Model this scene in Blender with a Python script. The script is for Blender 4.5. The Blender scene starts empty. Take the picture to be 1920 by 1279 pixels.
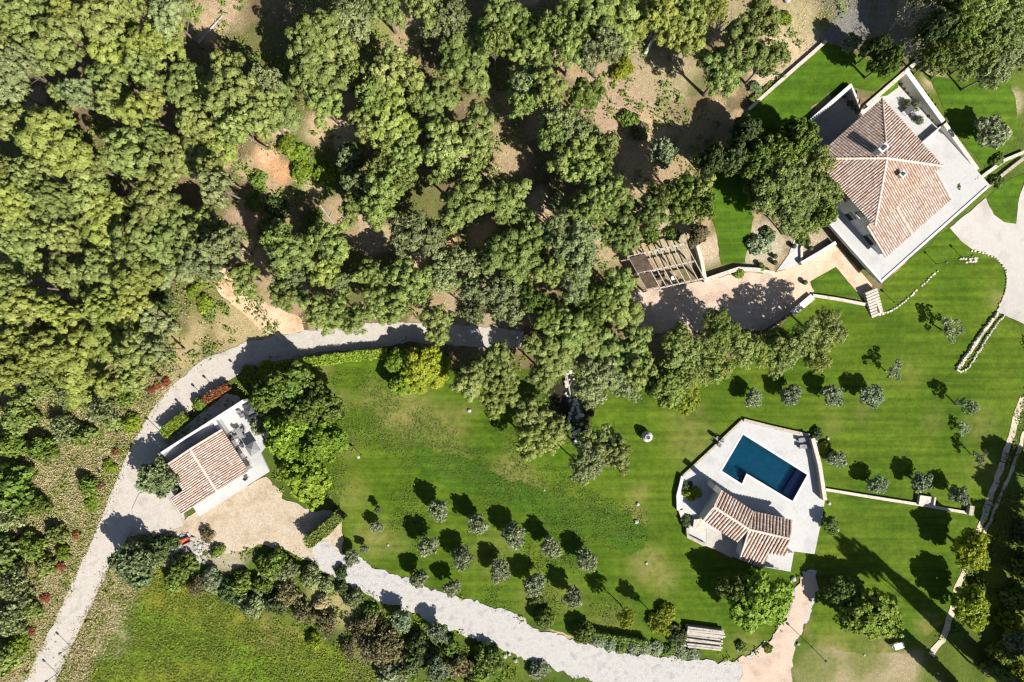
import bpy, bmesh, math, random
import numpy as np
from mathutils import Vector, Matrix, noise
from mathutils.geometry import delaunay_2d_cdt

# ------------------------------------------------------------------ camera, sky, sun, exposure
SC = bpy.context.scene
COL = SC.collection
H = 107.0                       # drone height in metres
cam = bpy.data.cameras.new('camera')
cam.sensor_width = 36.0
cam.lens = 24.08
cam.clip_end = 3000
camo = bpy.data.objects.new('camera', cam)
camo.location = (0, 0, H)
COL.objects.link(camo)
SC.camera = camo

SUN_EL = math.radians(41)
SX, SY = 0.72, -0.69            # horizontal direction towards the sun
world = bpy.data.worlds.new('World')
SC.world = world
world.use_nodes = True
wn = world.node_tree
sky = wn.nodes.new('ShaderNodeTexSky')
sky.sky_type = 'NISHITA'
sky.sun_disc = False
sky.sun_elevation = SUN_EL
sky.sun_rotation = math.atan2(SX, SY)
wn.links.new(sky.outputs[0], wn.nodes['Background'].inputs[0])
wn.nodes['Background'].inputs[1].default_value = 0.05
sun = bpy.data.lights.new('sun', 'SUN')
sun.energy = 5.0
sun.angle = math.radians(0.5)
sun.color = (1.0, 0.95, 0.87)
suno = bpy.data.objects.new('sun', sun)
ce = math.cos(SUN_EL)
suno.rotation_euler = Vector((-SX * ce, -SY * ce, -math.sin(SUN_EL))).to_track_quat('-Z', 'Y').to_euler()
suno.location = (60, -60, 90)
COL.objects.link(suno)
SC.view_settings.view_transform = 'Standard'
SC.view_settings.look = 'None'
SC.view_settings.gamma = 1.0
SC.view_settings.exposure = 0.95
SC.cycles.use_denoising = True
SC.cycles.max_bounces = 6
SC.cycles.transparent_max_bounces = 8
SC.cycles.caustics_reflective = False
SC.cycles.caustics_refractive = False
SC.cycles.filter_width = 1.3

random.seed(7)
RNG = np.random.default_rng(7)

# ------------------------------------------------------------------ survey: photo pixel -> metres
UC = (52.5, 25.6)                                   # centre of the villa
UU, UV = (0.747, 0.664), (0.664, -0.747)            # its two axes
def villa(u, v):
    return (UC[0] + u * UU[0] + v * UV[0], UC[1] + u * UU[1] + v * UV[1])
def villa_uv(x, y):
    dx, dy = x - UC[0], y - UC[1]
    return dx * UU[0] + dy * UU[1], dx * UV[0] + dy * UV[1]
def T(x, y):                                        # height of the ground: the hill rises to the north
    t = min(1.0, max(0.0, (y - 5) / 50.0))
    z = 7.0 * t * t * (3 - 2 * t)
    if y > 55: z += (y - 55) * 0.03
    u, v = villa_uv(x, y)
    if (-8.2 < u < 13.95 and -6.9 < v < 14.4) or (-2.5 < u < 6.2 and -10.75 < v <= -6.9):
        z = min(z, 3.05)
    return z
def W(px, py, h=0.0):
    k = (H - h) / H / 12.0
    return ((px - 960) * k, (639.5 - py) * k)
def G(px, py, off=0.0):
    z = 0.0
    for _ in range(8):
        x, y = W(px, py, z + off)
        z = T(x, y)
    return x, y, z

# ------------------------------------------------------------------ helpers
def link(o, parent=None):
    COL.objects.link(o)
    if parent is not None: o.parent = parent
    return o
def tag(o, label, cat, group=None):
    o['label'] = label
    o['category'] = cat
    if group: o['group'] = group
    return o
def empty(name, loc=(0, 0, 0), rz=0.0):
    o = bpy.data.objects.new(name, None)
    o.location = loc
    o.rotation_euler = (0, 0, rz)
    return link(o)
def structure(o):
    o['kind'] = 'structure'
    return o
def stuff(o):
    o['kind'] = 'stuff'
    return o
def mesh_from(name, v, f, m=None, smooth=False):
    me = bpy.data.meshes.new(name)
    me.from_pydata([tuple(p) for p in v], [], f)
    if m: me.materials.append(m)
    if smooth: me.polygons.foreach_set('use_smooth', [True] * len(me.polygons))
    me.update()
    return me
def obj(name, me, parent=None, loc=(0, 0, 0), rz=0.0):
    o = bpy.data.objects.new(name, me)
    o.location = loc
    o.rotation_euler = (0, 0, rz)
    return link(o, parent)

class MB:
    """collects boxes, prisms and tubes into one mesh"""
    def __init__(self): self.v, self.f = [], []
    def add(self, v, f):
        n = len(self.v)
        self.v += [tuple(p) for p in v]
        self.f += [tuple(i + n for i in q) for q in f]
        return self
    def prism(self, poly, z0, z1):
        """poly: xy list; z0, z1 numbers or lists"""
        n = len(poly)
        a = sum(poly[i][0] * poly[(i + 1) % n][1] - poly[(i + 1) % n][0] * poly[i][1] for i in range(n))
        if a < 0:
            poly = poly[::-1]
            if not isinstance(z0, (int, float)): z0 = z0[::-1]
            if not isinstance(z1, (int, float)): z1 = z1[::-1]
        Z0 = [z0] * n if isinstance(z0, (int, float)) else z0
        Z1 = [z1] * n if isinstance(z1, (int, float)) else z1
        v = [(p[0], p[1], z) for p, z in zip(poly, Z0)] + [(p[0], p[1], z) for p, z in zip(poly, Z1)]
        f = [tuple(range(n - 1, -1, -1)), tuple(range(n, 2 * n))]
        f += [(i, (i + 1) % n, n + (i + 1) % n, n + i) for i in range(n)]
        return self.add(v, f)
    def box(self, c, s, rz=0.0):
        ca, sa = math.cos(rz), math.sin(rz)
        p = []
        for sx, sy in ((-1, -1), (1, -1), (1, 1), (-1, 1)):
            x, y = sx * s[0] / 2, sy * s[1] / 2
            p.append((c[0] + x * ca - y * sa, c[1] + x * sa + y * ca))
        return self.prism(p, c[2] - s[2] / 2, c[2] + s[2] / 2)
    def tube(self, pts, rad, n=6):
        pts = [Vector(p) for p in pts]
        base = len(self.v)
        for i, p in enumerate(pts):
            d = (pts[min(i + 1, len(pts) - 1)] - pts[max(i - 1, 0)]).normalized()
            a = d.cross(Vector((0.31, 0.95, 0.12))).normalized()
            b = d.cross(a)
            for k in range(n):
                t = 2 * math.pi * k / n
                self.v.append(tuple(p + (a * math.cos(t) + b * math.sin(t)) * rad[i]))
        for i in range(len(pts) - 1):
            for k in range(n):
                q, r = base + i * n, base + (i + 1) * n
                self.f.append((q + k, r + k, r + (k + 1) % n, q + (k + 1) % n))
        self.f.append(tuple(base + (len(pts) - 1) * n + k for k in range(n - 1, -1, -1)))
        self.f.append(tuple(base + k for k in range(n)))
        return self
    def lathe(self, prof, c=(0, 0, 0), n=16):
        base = len(self.v)
        for r, z in prof:
            for k in range(n):
                t = 2 * math.pi * k / n
                self.v.append((c[0] + r * math.cos(t), c[1] + r * math.sin(t), c[2] + z))
        for i in range(len(prof) - 1):
            for k in range(n):
                q, r = base + i * n, base + (i + 1) * n
                self.f.append((q + k, q + (k + 1) % n, r + (k + 1) % n, r + k))
        self.f.append(tuple(base + k for k in range(n - 1, -1, -1)))
        self.f.append(tuple(base + (len(prof) - 1) * n + k for k in range(n)))
        return self
    def build(self, name, m, parent=None, smooth=False):
        return obj(name, mesh_from(name, self.v, self.f, m, smooth), parent)

def inside(p, poly):
    x, y = p[0], p[1]
    c = False
    j = len(poly) - 1
    for i in range(len(poly)):
        xi, yi = poly[i][0], poly[i][1]
        xj, yj = poly[j][0], poly[j][1]
        if (yi > y) != (yj > y) and x < (xj - xi) * (y - yi) / (yj - yi) + xi: c = not c
        j = i
    return c

def sm(a, b, x):
    t = min(1.0, max(0.0, (x - a) / (b - a)))
    return t * t * (3 - 2 * t)

# ------------------------------------------------------------------ materials
def mat(name):
    m = bpy.data.materials.new(name)
    m.use_nodes = True
    return m, m.node_tree, m.node_tree.nodes['Principled BSDF']
def N(nt, kind, **kw):
    n = nt.nodes.new('ShaderNode' + kind)
    for k, v in kw.items():
        if isinstance(v, (int, float, tuple)) and k in [i.name for i in n.inputs]: n.inputs[k].default_value = v
        else: setattr(n, k, v)
    return n
def coords(nt, scale=1.0, stretch=(1, 1, 1), rz=0.0):
    g = nt.nodes.new('ShaderNodeNewGeometry')
    mp = nt.nodes.new('ShaderNodeMapping')
    mp.inputs['Scale'].default_value = tuple(scale * s for s in stretch)
    mp.inputs['Rotation'].default_value = (0, 0, rz)
    nt.links.new(g.outputs['Position'], mp.inputs['Vector'])
    return mp.outputs[0]
def tex(nt, scale, detail=4, rough=0.6, stretch=(1, 1, 1), rz=0.0):
    n = nt.nodes.new('ShaderNodeTexNoise')
    n.inputs['Scale'].default_value = 1.0
    n.inputs['Detail'].default_value = detail
    n.inputs['Roughness'].default_value = rough
    nt.links.new(coords(nt, scale, stretch, rz), n.inputs['Vector'])
    return n.outputs['Fac']
def ramp(nt, fac, stops):
    r = nt.nodes.new('ShaderNodeValToRGB')
    e = r.color_ramp.elements
    while len(e) < len(stops): e.new(0.5)
    for i, (p, c) in enumerate(stops):
        e[i].position = p
        e[i].color = (*c, 1) if len(c) == 3 else c
    nt.links.new(fac, r.inputs[0])
    return r.outputs[0]
def mix(nt, a, b, fac, mode='MIX'):
    n = nt.nodes.new('ShaderNodeMix')
    n.data_type = 'RGBA'
    n.blend_type = mode
    for s, x in ((6, a), (7, b)):
        if isinstance(x, tuple): n.inputs[s].default_value = (*x, 1)
        else: nt.links.new(x, n.inputs[s])
    if isinstance(fac, (int, float)): n.inputs[0].default_value = fac
    else: nt.links.new(fac, n.inputs[0])
    return n.outputs[2]
def grey(a): return (a, a, a)
def bump(nt, bs, h, strength=0.4, dist=0.1):
    b = nt.nodes.new('ShaderNodeBump')
    b.inputs['Strength'].default_value = strength
    b.inputs['Distance'].default_value = dist
    nt.links.new(h, b.inputs['Height'])
    nt.links.new(b.outputs[0], bs.inputs['Normal'])
def attr(nt, name):
    a = nt.nodes.new('ShaderNodeAttribute')
    a.attribute_name = name
    return a
def surface(name, c1, c2, scale=0.5, fine=6.0, rough=0.85, bumps=0.3, c3=None, stretch=(1, 1, 1), rz=0.0, contrast=0.35):
    m, nt, bs = mat(name)
    f = tex(nt, scale, 5, 0.65, stretch, rz)
    stops = [(0.3, c1), (0.7, c2)] if c3 is None else [(0.28, c1), (0.5, c2), (0.72, c3)]
    col = ramp(nt, f, stops)
    g = tex(nt, fine, 3, 0.7)
    col = mix(nt, col, ramp(nt, g, [(0.3, grey(1 - contrast)), (0.7, grey(1 + contrast * 0.4))]), 1.0, 'MULTIPLY')
    nt.links.new(col, bs.inputs['Base Color'])
    bs.inputs['Roughness'].default_value = rough
    bs.inputs['Specular IOR Level'].default_value = 0.2
    bump(nt, bs, g, bumps, 0.06)
    return m

def lawn_material(name, dark, mid, light, dry=(0.20, 0.17, 0.06), stripe_rz=0.9, attr_on=True):
    m, nt, bs = mat(name)
    f = tex(nt, 0.11, 5, 0.62)
    col = ramp(nt, f, [(0.3, dark), (0.5, mid), (0.72, light)])
    f2 = tex(nt, 0.9, 4, 0.7)
    col = mix(nt, col, ramp(nt, f2, [(0.3, grey(0.72)), (0.7, grey(1.18))]), 1.0, 'MULTIPLY')
    st = tex(nt, 0.9, 2, 0.5, (0.06, 1.3, 1), stripe_rz)           # mower lines
    col = mix(nt, col, ramp(nt, st, [(0.35, grey(0.74)), (0.65, grey(1.16))]), 0.85, 'MULTIPLY')
    g = tex(nt, 9.0, 3, 0.8)
    col = mix(nt, col, ramp(nt, g, [(0.3, grey(0.55)), (0.7, grey(1.3))]), 0.75, 'MULTIPLY')
    if attr_on:
        a = attr(nt, 'dry')
        f3 = tex(nt, 0.8, 5, 0.7)
        mth = N(nt, 'Math', operation='MULTIPLY')
        nt.links.new(a.outputs['Fac'], mth.inputs[0])
        r = ramp(nt, f3, [(0.32, grey(0.1)), (0.62, grey(1.0))])
        nt.links.new(r, mth.inputs[1])
        dr = mix(nt, dry, (dry[0] * 1.5, dry[1] * 1.35, dry[2] * 1.6), g)
        col = mix(nt, col, dr, mth.outputs[0])
    nt.links.new(col, bs.inputs['Base Color'])
    bs.inputs['Roughness'].default_value = 0.9
    bs.inputs['Specular IOR Level'].default_value = 0.1
    bump(nt, bs, g, 0.7, 0.08)
    return m

def ground_material():
    m, nt, bs = mat('wild_ground')
    a = attr(nt, 'Col')
    g1 = tex(nt, 1.6, 6, 0.75)
    g2 = tex(nt, 7.0, 3, 0.8)
    col = mix(nt, a.outputs['Color'], ramp(nt, g1, [(0.3, (0.62, 0.66, 0.55)), (0.55, (1, 1, 1)), (0.75, (1.3, 1.2, 1.05))]), 0.8, 'MULTIPLY')
    col = mix(nt, col, ramp(nt, g2, [(0.32, grey(0.45)), (0.65, grey(1.3))]), 0.7, 'MULTIPLY')
    nt.links.new(col, bs.inputs['Base Color'])
    bs.inputs['Roughness'].default_value = 0.95
    bs.inputs['Specular IOR Level'].default_value = 0.1
    bump(nt, bs, g2, 0.9, 0.15)
    return m

def leaf_material(name, dark, mid, light, trans=0.28):
    m, nt, bs = mat(name)
    t = attr(nt, 'tint')
    col = ramp(nt, t.outputs['Fac'], [(0.0, dark), (0.5, mid), (1.0, light)])
    oi = nt.nodes.new('ShaderNodeObjectInfo')
    hs = nt.nodes.new('ShaderNodeHueSaturation')
    mr = nt.nodes.new('ShaderNodeMapRange')
    mr.inputs['To Min'].default_value = 0.488
    mr.inputs['To Max'].default_value = 0.512
    nt.links.new(oi.outputs['Random'], mr.inputs['Value'])
    nt.links.new(mr.outputs[0], hs.inputs['Hue'])
    mr2 = nt.nodes.new('ShaderNodeMapRange')
    mr2.inputs['To Min'].default_value = 0.78
    mr2.inputs['To Max'].default_value = 1.2
    mu = N(nt, 'Math', operation='MULTIPLY')
    mu.inputs[1].default_value = 7.31
    fr = N(nt, 'Math', operation='FRACT')
    nt.links.new(oi.outputs['Random'], mu.inputs[0])
    nt.links.new(mu.outputs[0], fr.inputs[0])
    nt.links.new(fr.outputs[0], mr2.inputs['Value'])
    nt.links.new(mr2.outputs[0], hs.inputs['Value'])
    nt.links.new(col, hs.inputs['Color'])
    bs.inputs['Roughness'].default_value = 0.55
    bs.inputs['Specular IOR Level'].default_value = 0.25
    nt.links.new(hs.outputs[0], bs.inputs['Base Color'])
    tr = nt.nodes.new('ShaderNodeBsdfTranslucent')
    nt.links.new(hs.outputs[0], tr.inputs['Color'])
    mx = nt.nodes.new('ShaderNodeMixShader')
    mx.inputs[0].default_value = trans
    nt.links.new(bs.outputs[0], mx.inputs[1])
    nt.links.new(tr.outputs[0], mx.inputs[2])
    nt.links.new(mx.outputs[0], nt.nodes['Material Output'].inputs['Surface'])
    return m

def tile_material():
    m, nt, bs = mat('clay_roof_tile')
    a = attr(nt, 'tc')
    g = tex(nt, 5.0, 4, 0.7)
    col = mix(nt, a.outputs['Color'], ramp(nt, g, [(0.3, grey(0.7)), (0.7, grey(1.15))]), 0.8, 'MULTIPLY')
    nt.links.new(col, bs.inputs['Base Color'])
    bs.inputs['Roughness'].default_value = 0.85
    bs.inputs['Specular IOR Level'].default_value = 0.2
    return m

M = {}
M['ground'] = ground_material()
M['lawn'] = lawn_material('mown_lawn', (0.046, 0.096, 0.005), (0.074, 0.126, 0.008), (0.112, 0.158, 0.014))
M['fine_lawn'] = lawn_material('fine_lawn', (0.048, 0.105, 0.006), (0.062, 0.122, 0.008), (0.082, 0.140, 0.011), stripe_rz=-0.72, attr_on=False)
M['gravel'] = surface('pale_gravel', (0.30, 0.29, 0.28), (0.46, 0.445, 0.425), 0.7, 8, 0.9, 0.4, (0.37, 0.355, 0.335), contrast=0.5)
M['asphalt'] = surface('grey_drive', (0.31, 0.285, 0.25), (0.45, 0.415, 0.37), 0.35, 9, 0.9, 0.3, (0.385, 0.355, 0.315), contrast=0.3)
M['sand'] = surface('sandy_yard', (0.31, 0.24, 0.155), (0.43, 0.355, 0.26), 0.3, 5, 0.95, 0.3, (0.46, 0.39, 0.305))
M['clay'] = surface('clay_earth', (0.42, 0.24, 0.12), (0.58, 0.42, 0.27), 0.4, 5, 0.95, 0.4, (0.62, 0.47, 0.33))
M['rut'] = surface('dusty_rut', (0.34, 0.29, 0.19), (0.52, 0.45, 0.34), 0.6, 6, 0.95, 0.3, (0.55, 0.49, 0.38))
M['earth_yard'] = surface('trodden_earth', (0.36, 0.27, 0.20), (0.50, 0.39, 0.31), 0.35, 7, 0.95, 0.35, (0.53, 0.43, 0.35))
M['brick_paving'] = surface('tan_paving', (0.42, 0.30, 0.20), (0.54, 0.41, 0.30), 0.5, 7, 0.9, 0.25, (0.58, 0.46, 0.35))
M['white_paving'] = surface('pale_stone_paving', (0.35, 0.345, 0.34), (0.43, 0.425, 0.418), 0.3, 5, 0.8, 0.1, (0.39, 0.385, 0.378), contrast=0.12)
M['forecourt'] = surface('forecourt_gravel', (0.32, 0.29, 0.262), (0.41, 0.385, 0.36), 0.25, 8, 0.9, 0.15, (0.365, 0.34, 0.315), contrast=0.2)
M['plaster'] = surface('white_plaster', (0.48, 0.475, 0.47), (0.56, 0.555, 0.545), 0.4, 3, 0.8, 0.05, contrast=0.08)
M['cream'] = surface('cream_plaster', (0.55, 0.50, 0.43), (0.64, 0.60, 0.53), 0.5, 3, 0.85, 0.1, contrast=0.12)
M['stone'] = surface('dry_stone', (0.20, 0.165, 0.12), (0.44, 0.39, 0.32), 1.6, 5, 0.9, 0.6, (0.34, 0.29, 0.23))
M['pale_stone'] = surface('pale_stone', (0.36, 0.32, 0.26), (0.54, 0.50, 0.43), 1.4, 5, 0.9, 0.5, (0.46, 0.42, 0.35))
M['rock'] = surface('white_rock', (0.26, 0.245, 0.22), (0.46, 0.44, 0.41), 1.5, 5, 0.9, 0.5)
M['timber'] = surface('weathered_timber', (0.22, 0.18, 0.14), (0.46, 0.42, 0.37), 1.0, 8, 0.85, 0.4, (0.38, 0.34, 0.29))
M['timber_dark'] = surface('dark_timber', (0.05, 0.035, 0.025), (0.12, 0.09, 0.065), 1.0, 8, 0.85, 0.4)
M['bark'] = surface('pine_bark', (0.085, 0.065, 0.05), (0.22, 0.18, 0.145), 1.5, 8, 0.95, 0.6, (0.15, 0.12, 0.095))
M['pale_bark'] = surface('pale_bark', (0.26, 0.24, 0.22), (0.50, 0.48, 0.45), 1.5, 8, 0.95, 0.5)
M['deck'] = surface('roof_underlay', (0.11, 0.075, 0.06), (0.17, 0.12, 0.095), 1.5, 6, 0.9, 0.2)
M['glass'], _nt, _b = mat('dark_window_glass')
_b.inputs['Base Color'].default_value = (0.012, 0.014, 0.018, 1)
_b.inputs['Roughness'].default_value = 0.08
M['frame'] = surface('window_frame', (0.16, 0.15, 0.145), (0.22, 0.21, 0.20), 2, 5, 0.6, 0.0)
M['metal'], _nt, _b = mat('dark_metal')
_b.inputs['Base Color'].default_value = (0.05, 0.05, 0.052, 1)
_b.inputs['Roughness'].default_value = 0.45
M['white_metal'], _nt, _b = mat('white_metal')
_b.inputs['Base Color'].default_value = (0.72, 0.72, 0.72, 1)
_b.inputs['Roughness'].default_value = 0.4
M['grey_cloth'] = surface('grey_canvas', (0.20, 0.195, 0.205), (0.26, 0.255, 0.265), 0.8, 12, 0.9, 0.1)
M['dark_cloth'] = surface('dark_canvas', (0.075, 0.075, 0.085), (0.11, 0.11, 0.12), 0.8, 12, 0.9, 0.1)
M['blue_cloth'] = surface('pale_blue_canvas', (0.42, 0.50, 0.60), (0.54, 0.62, 0.70), 0.8, 12, 0.9, 0.1)
M['red_paint'] = surface('red_paint', (0.38, 0.05, 0.03), (0.50, 0.09, 0.05), 1, 6, 0.6, 0.1)
M['tile'] = tile_material()

L = {}
L['pine'] = leaf_material('pine_needles', (0.115, 0.145, 0.034), (0.205, 0.245, 0.064), (0.295, 0.34, 0.11), 0.18)
L['pine_yellow'] = leaf_material('yellow_green_needles', (0.125, 0.155, 0.028), (0.225, 0.262, 0.052), (0.315, 0.355, 0.092), 0.18)
L['pine_grey'] = leaf_material('grey_green_needles', (0.11, 0.14, 0.05), (0.195, 0.232, 0.09), (0.285, 0.325, 0.145), 0.18)
L['pine_fresh'] = leaf_material('fresh_green_needles', (0.1, 0.138, 0.03), (0.182, 0.23, 0.054), (0.268, 0.322, 0.095), 0.18)
L['oak'] = leaf_material('oak_leaves', (0.068, 0.11, 0.018), (0.132, 0.188, 0.03), (0.215, 0.28, 0.054), 0.22)
L['bright'] = leaf_material('bright_leaves', (0.105, 0.175, 0.014), (0.2, 0.29, 0.026), (0.31, 0.4, 0.05), 0.32)
L['lime'] = leaf_material('lime_leaves', (0.149, 0.201, 0.014), (0.280, 0.333, 0.025), (0.411, 0.438, 0.042), 0.35)
L['dark'] = leaf_material('dark_leaves', (0.038, 0.062, 0.018), (0.078, 0.112, 0.032), (0.135, 0.175, 0.055), 0.2)
L['olive'] = leaf_material('olive_leaves', (0.15, 0.175, 0.085), (0.25, 0.285, 0.15), (0.36, 0.4, 0.235), 0.25)
L['silver'] = leaf_material('silver_leaves', (0.15, 0.19, 0.1), (0.25, 0.305, 0.17), (0.38, 0.435, 0.265), 0.25)
L['blue'] = leaf_material('blue_green_leaves', (0.09, 0.13, 0.05), (0.165, 0.215, 0.088), (0.245, 0.305, 0.14), 0.2)
L['brown'] = leaf_material('brown_leaves', (0.12, 0.1, 0.048), (0.21, 0.185, 0.085), (0.31, 0.275, 0.135), 0.2)
L['red'] = leaf_material('red_leaves', (0.12, 0.045, 0.018), (0.26, 0.085, 0.035), (0.34, 0.17, 0.07), 0.25)
L['dry'] = leaf_material('dry_grass', (0.26, 0.22, 0.1), (0.42, 0.36, 0.18), (0.58, 0.5, 0.29), 0.2)
L['lawn_leaf'] = leaf_material('coarse_lawn_leaves', (.050, .105, .010), (.080, .140, .013), (.120, .180, .020), 0.25)
L['grass'] = leaf_material('long_grass', (0.105, 0.165, 0.014), (0.18, 0.245, 0.024), (0.27, 0.325, 0.045), 0.25)

# ------------------------------------------------------------------ ground sheet
def seg_dist(p, a, b):
    vx, vy = b[0] - a[0], b[1] - a[1]
    t = max(0, min(1, ((p[0] - a[0]) * vx + (p[1] - a[1]) * vy) / (vx * vx + vy * vy + 1e-9)))
    return math.hypot(p[0] - a[0] - vx * t, p[1] - a[1] - vy * t)
def photo_xy(x, y, z):                                # metres -> photo pixel, for laying out ground cover
    k = 12.0 * H / (H - z)
    return 960 + x * k, 639.5 - y * k

TAN, LITTER, OLIVE_G, GREEN, YELLOW = (0.42, 0.31, 0.19), (0.18, 0.138, 0.075), (0.15, 0.15, 0.05), (0.062, 0.12, 0.012), (0.25, 0.22, 0.06)
# patches of bare or green ground: photo x, y, radius, colour, strength
PATCH = [
 (415, 30, 45, (0.40, 0.30, 0.20), 1), (395, 55, 30, TAN, .8), (700, 55, 45, (0.22, 0.22, 0.07), .9), (690, 110, 30, OLIVE_G, .8),
 (520, 235, 40, (0.46, 0.34, 0.22), 1), (500, 290, 28, (0.58, 0.36, 0.22), 1), (530, 320, 25, (0.50, 0.28, 0.15), 1), (550, 270, 22, GREEN, 1),
 (600, 330, 48, (0.085, 0.16, 0.015), .9), (590, 350, 20, (0.52, 0.38, 0.24), .8), (650, 255, 45, (0.50, 0.38, 0.25), 1),
 (600, 240, 40, TAN, 1), (560, 440, 60, (0.17, 0.14, 0.06), .7), (460, 400, 35, (0.40, 0.28, 0.2), .8), (470, 470, 25, TAN, .9),
 (700, 440, 50, (0.42, 0.33, 0.21), .9), (640, 400, 40, TAN, .7), (780, 480, 30, (0.48, 0.36, 0.22), 1), (840, 440, 35, (0.56, 0.36, 0.19), 1),
 (900, 440, 35, (0.58, 0.40, 0.22), 1), (930, 250, 50, (0.28, 0.23, 0.12), .9), (960, 300, 40, TAN, .6), (1010, 385, 30, (0.5, 0.38, 0.25), 1),
 (1200, 150, 95, (0.34, 0.27, 0.17), 1), (1150, 200, 70, (0.36, 0.26, 0.18), 1), (1270, 130, 60, (0.33, 0.27, 0.16), 1),
 (1390, 40, 45, (0.30, 0.25, 0.14), 1), (1480, 90, 60, (0.46, 0.36, 0.23), 1), (1440, 150, 40, (0.50, 0.38, 0.27), 1), (1500, 30, 45, (0.38, 0.32, 0.18), 1),
 (1220, 250, 40, TAN, 1), (1180, 330, 45, (0.42, 0.33, 0.2), .9), (1130, 450, 60, (0.38, 0.31, 0.19), .8), (1270, 430, 60, (0.40, 0.33, 0.22), .9), (1330, 470, 40, (0.46, 0.36, 0.26), 1),
 (1180, 460, 40, (0.42, 0.32, 0.2), .9), (1600, 40, 70, (0.20, 0.19, 0.18), .9), (1690, 60, 50, (0.26, 0.22, 0.14), .9), (1750, 150, 25, (0.40, 0.31, 0.2), .9),
 (430, 600, 75, (0.40, 0.32, 0.17), 1), (350, 660, 50, (0.38, 0.31, 0.16), 1), (320, 720, 40, (0.36, 0.30, 0.17), 1), (390, 560, 40, (0.16, 0.17, 0.04), .7),
 (170, 790, 110, (0.17, 0.165, 0.055), 1), (110, 880, 80, (0.20, 0.19, 0.065), 1), (150, 950, 60, (0.16, 0.17, 0.05), 1), (230, 830, 50, (0.14, 0.16, 0.04), .8),
 (60, 770, 60, (0.17, 0.16, 0.06), .9), (130, 1100, 50, (0.30, 0.26, 0.16), .9), (60, 1240, 60, (0.34, 0.29, 0.19), .9), (200, 1200, 40, (0.30, 0.27, 0.17), .8),
 (220, 1130, 40, (0.34, 0.30, 0.2), .8), (350, 1030, 50, (0.50, 0.47, 0.42), 1), (430, 1040, 40, (0.40, 0.34, 0.25), .9),
 (600, 1115, 30, (0.34, 0.28, 0.13), .8), (520, 1190, 45, (0.20, 0.17, 0.06), .7), (640, 1140, 35, (0.36, 0.31, 0.15), .8), (720, 1220, 70, (0.19, 0.16, 0.08), .8),
 (1060, 1170, 30, (0.52, 0.37, 0.22), 1), (1430, 460, 45, (0.42, 0.36, 0.27), 1), (1520, 460, 40, (0.42, 0.34, 0.24), .9),
 (1600, 1278, 110, (0.34, 0.275, 0.165), .9), (1690, 1262, 60, (0.36, 0.29, 0.18), .9), (1530, 1250, 40, (0.16, 0.18, 0.05), .8), (1620, 1240, 40, (0.15, 0.17, 0.04), .8), (1900, 190, 30, (0.40, 0.32, 0.22), .8),
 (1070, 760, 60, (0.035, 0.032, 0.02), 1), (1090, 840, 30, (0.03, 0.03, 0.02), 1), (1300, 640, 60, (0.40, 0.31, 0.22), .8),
 (900, 600, 60, (0.38, 0.3, 0.2), .9), (1380, 560, 60, TAN, .9), (1880, 900, 25, (0.1, 0.15, 0.02), .8),
]
MEADOW = [(0, 1600), (150, 1300), (240, 1130), (300, 1060), (350, 1080), (470, 1150), (600, 1200), (700, 1250), (780, 1300), (800, 1600)]
def ground_colour(x, y, z):
    px, py = photo_xy(x, y, z)
    n = noise.noise((x * 0.09, y * 0.09, 1.7))
    n2 = noise.noise((x * 0.35, y * 0.35, 5.1))
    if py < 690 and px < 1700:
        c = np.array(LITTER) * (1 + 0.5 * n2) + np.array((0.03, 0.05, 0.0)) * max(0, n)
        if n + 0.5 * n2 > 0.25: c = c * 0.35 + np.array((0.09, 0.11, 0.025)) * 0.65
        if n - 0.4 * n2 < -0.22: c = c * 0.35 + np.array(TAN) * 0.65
    else:
        c = np.array((0.075, 0.115, 0.018)) * (1 + 0.35 * n2) + np.array((0.05, 0.04, 0.0)) * max(0, n)
    if px < 330 and py > 690:
        c = np.array((0.12, 0.13, 0.035)) * (1 + 0.4 * n2)
    if inside((px, py), MEADOW):
        c = np.array((0.105, 0.178, 0.012)) * (1 + 0.3 * n2)
        k = min(1, max(0, n * 1.5 + 0.3 + 0.5 * noise.noise((x * 0.05 + y * 0.16, y * 0.05, 6.6))))
        c = c * (1 - k) + np.array((0.185, 0.195, 0.024)) * k
        n3 = noise.noise((x * 0.9 + 3, y * 1.3, 2.2)); n4 = noise.noise((x * 0.25 + y * 0.2, y * 0.3, 12.2))
        c = c * (1 + 0.45 * n3 + 0.45 * n4)
        d = abs((px - 470) * 0.45 - (py - 1180))            # yellowish lines run across the meadow
        if d < 40: c = c * 0.7 + np.array((0.20, 0.18, 0.03)) * 0.3
    if px > 1845 and py > 1060:
        c = np.array((0.13, 0.165, 0.02)) * (1 + 0.3 * n2)
    for (qx, qy, r, cc, s) in PATCH:
        d = math.hypot(px - qx, py - qy)
        if d < r * 1.5:
            w = s * (1 - sm(0.45, 1.25, d / r + 0.55 * n2 + 0.25 * n))
            if w > 0: c = c * (1 - w) + np.array(cc) * w
    return np.clip(c, 0.005, 0.9)

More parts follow.
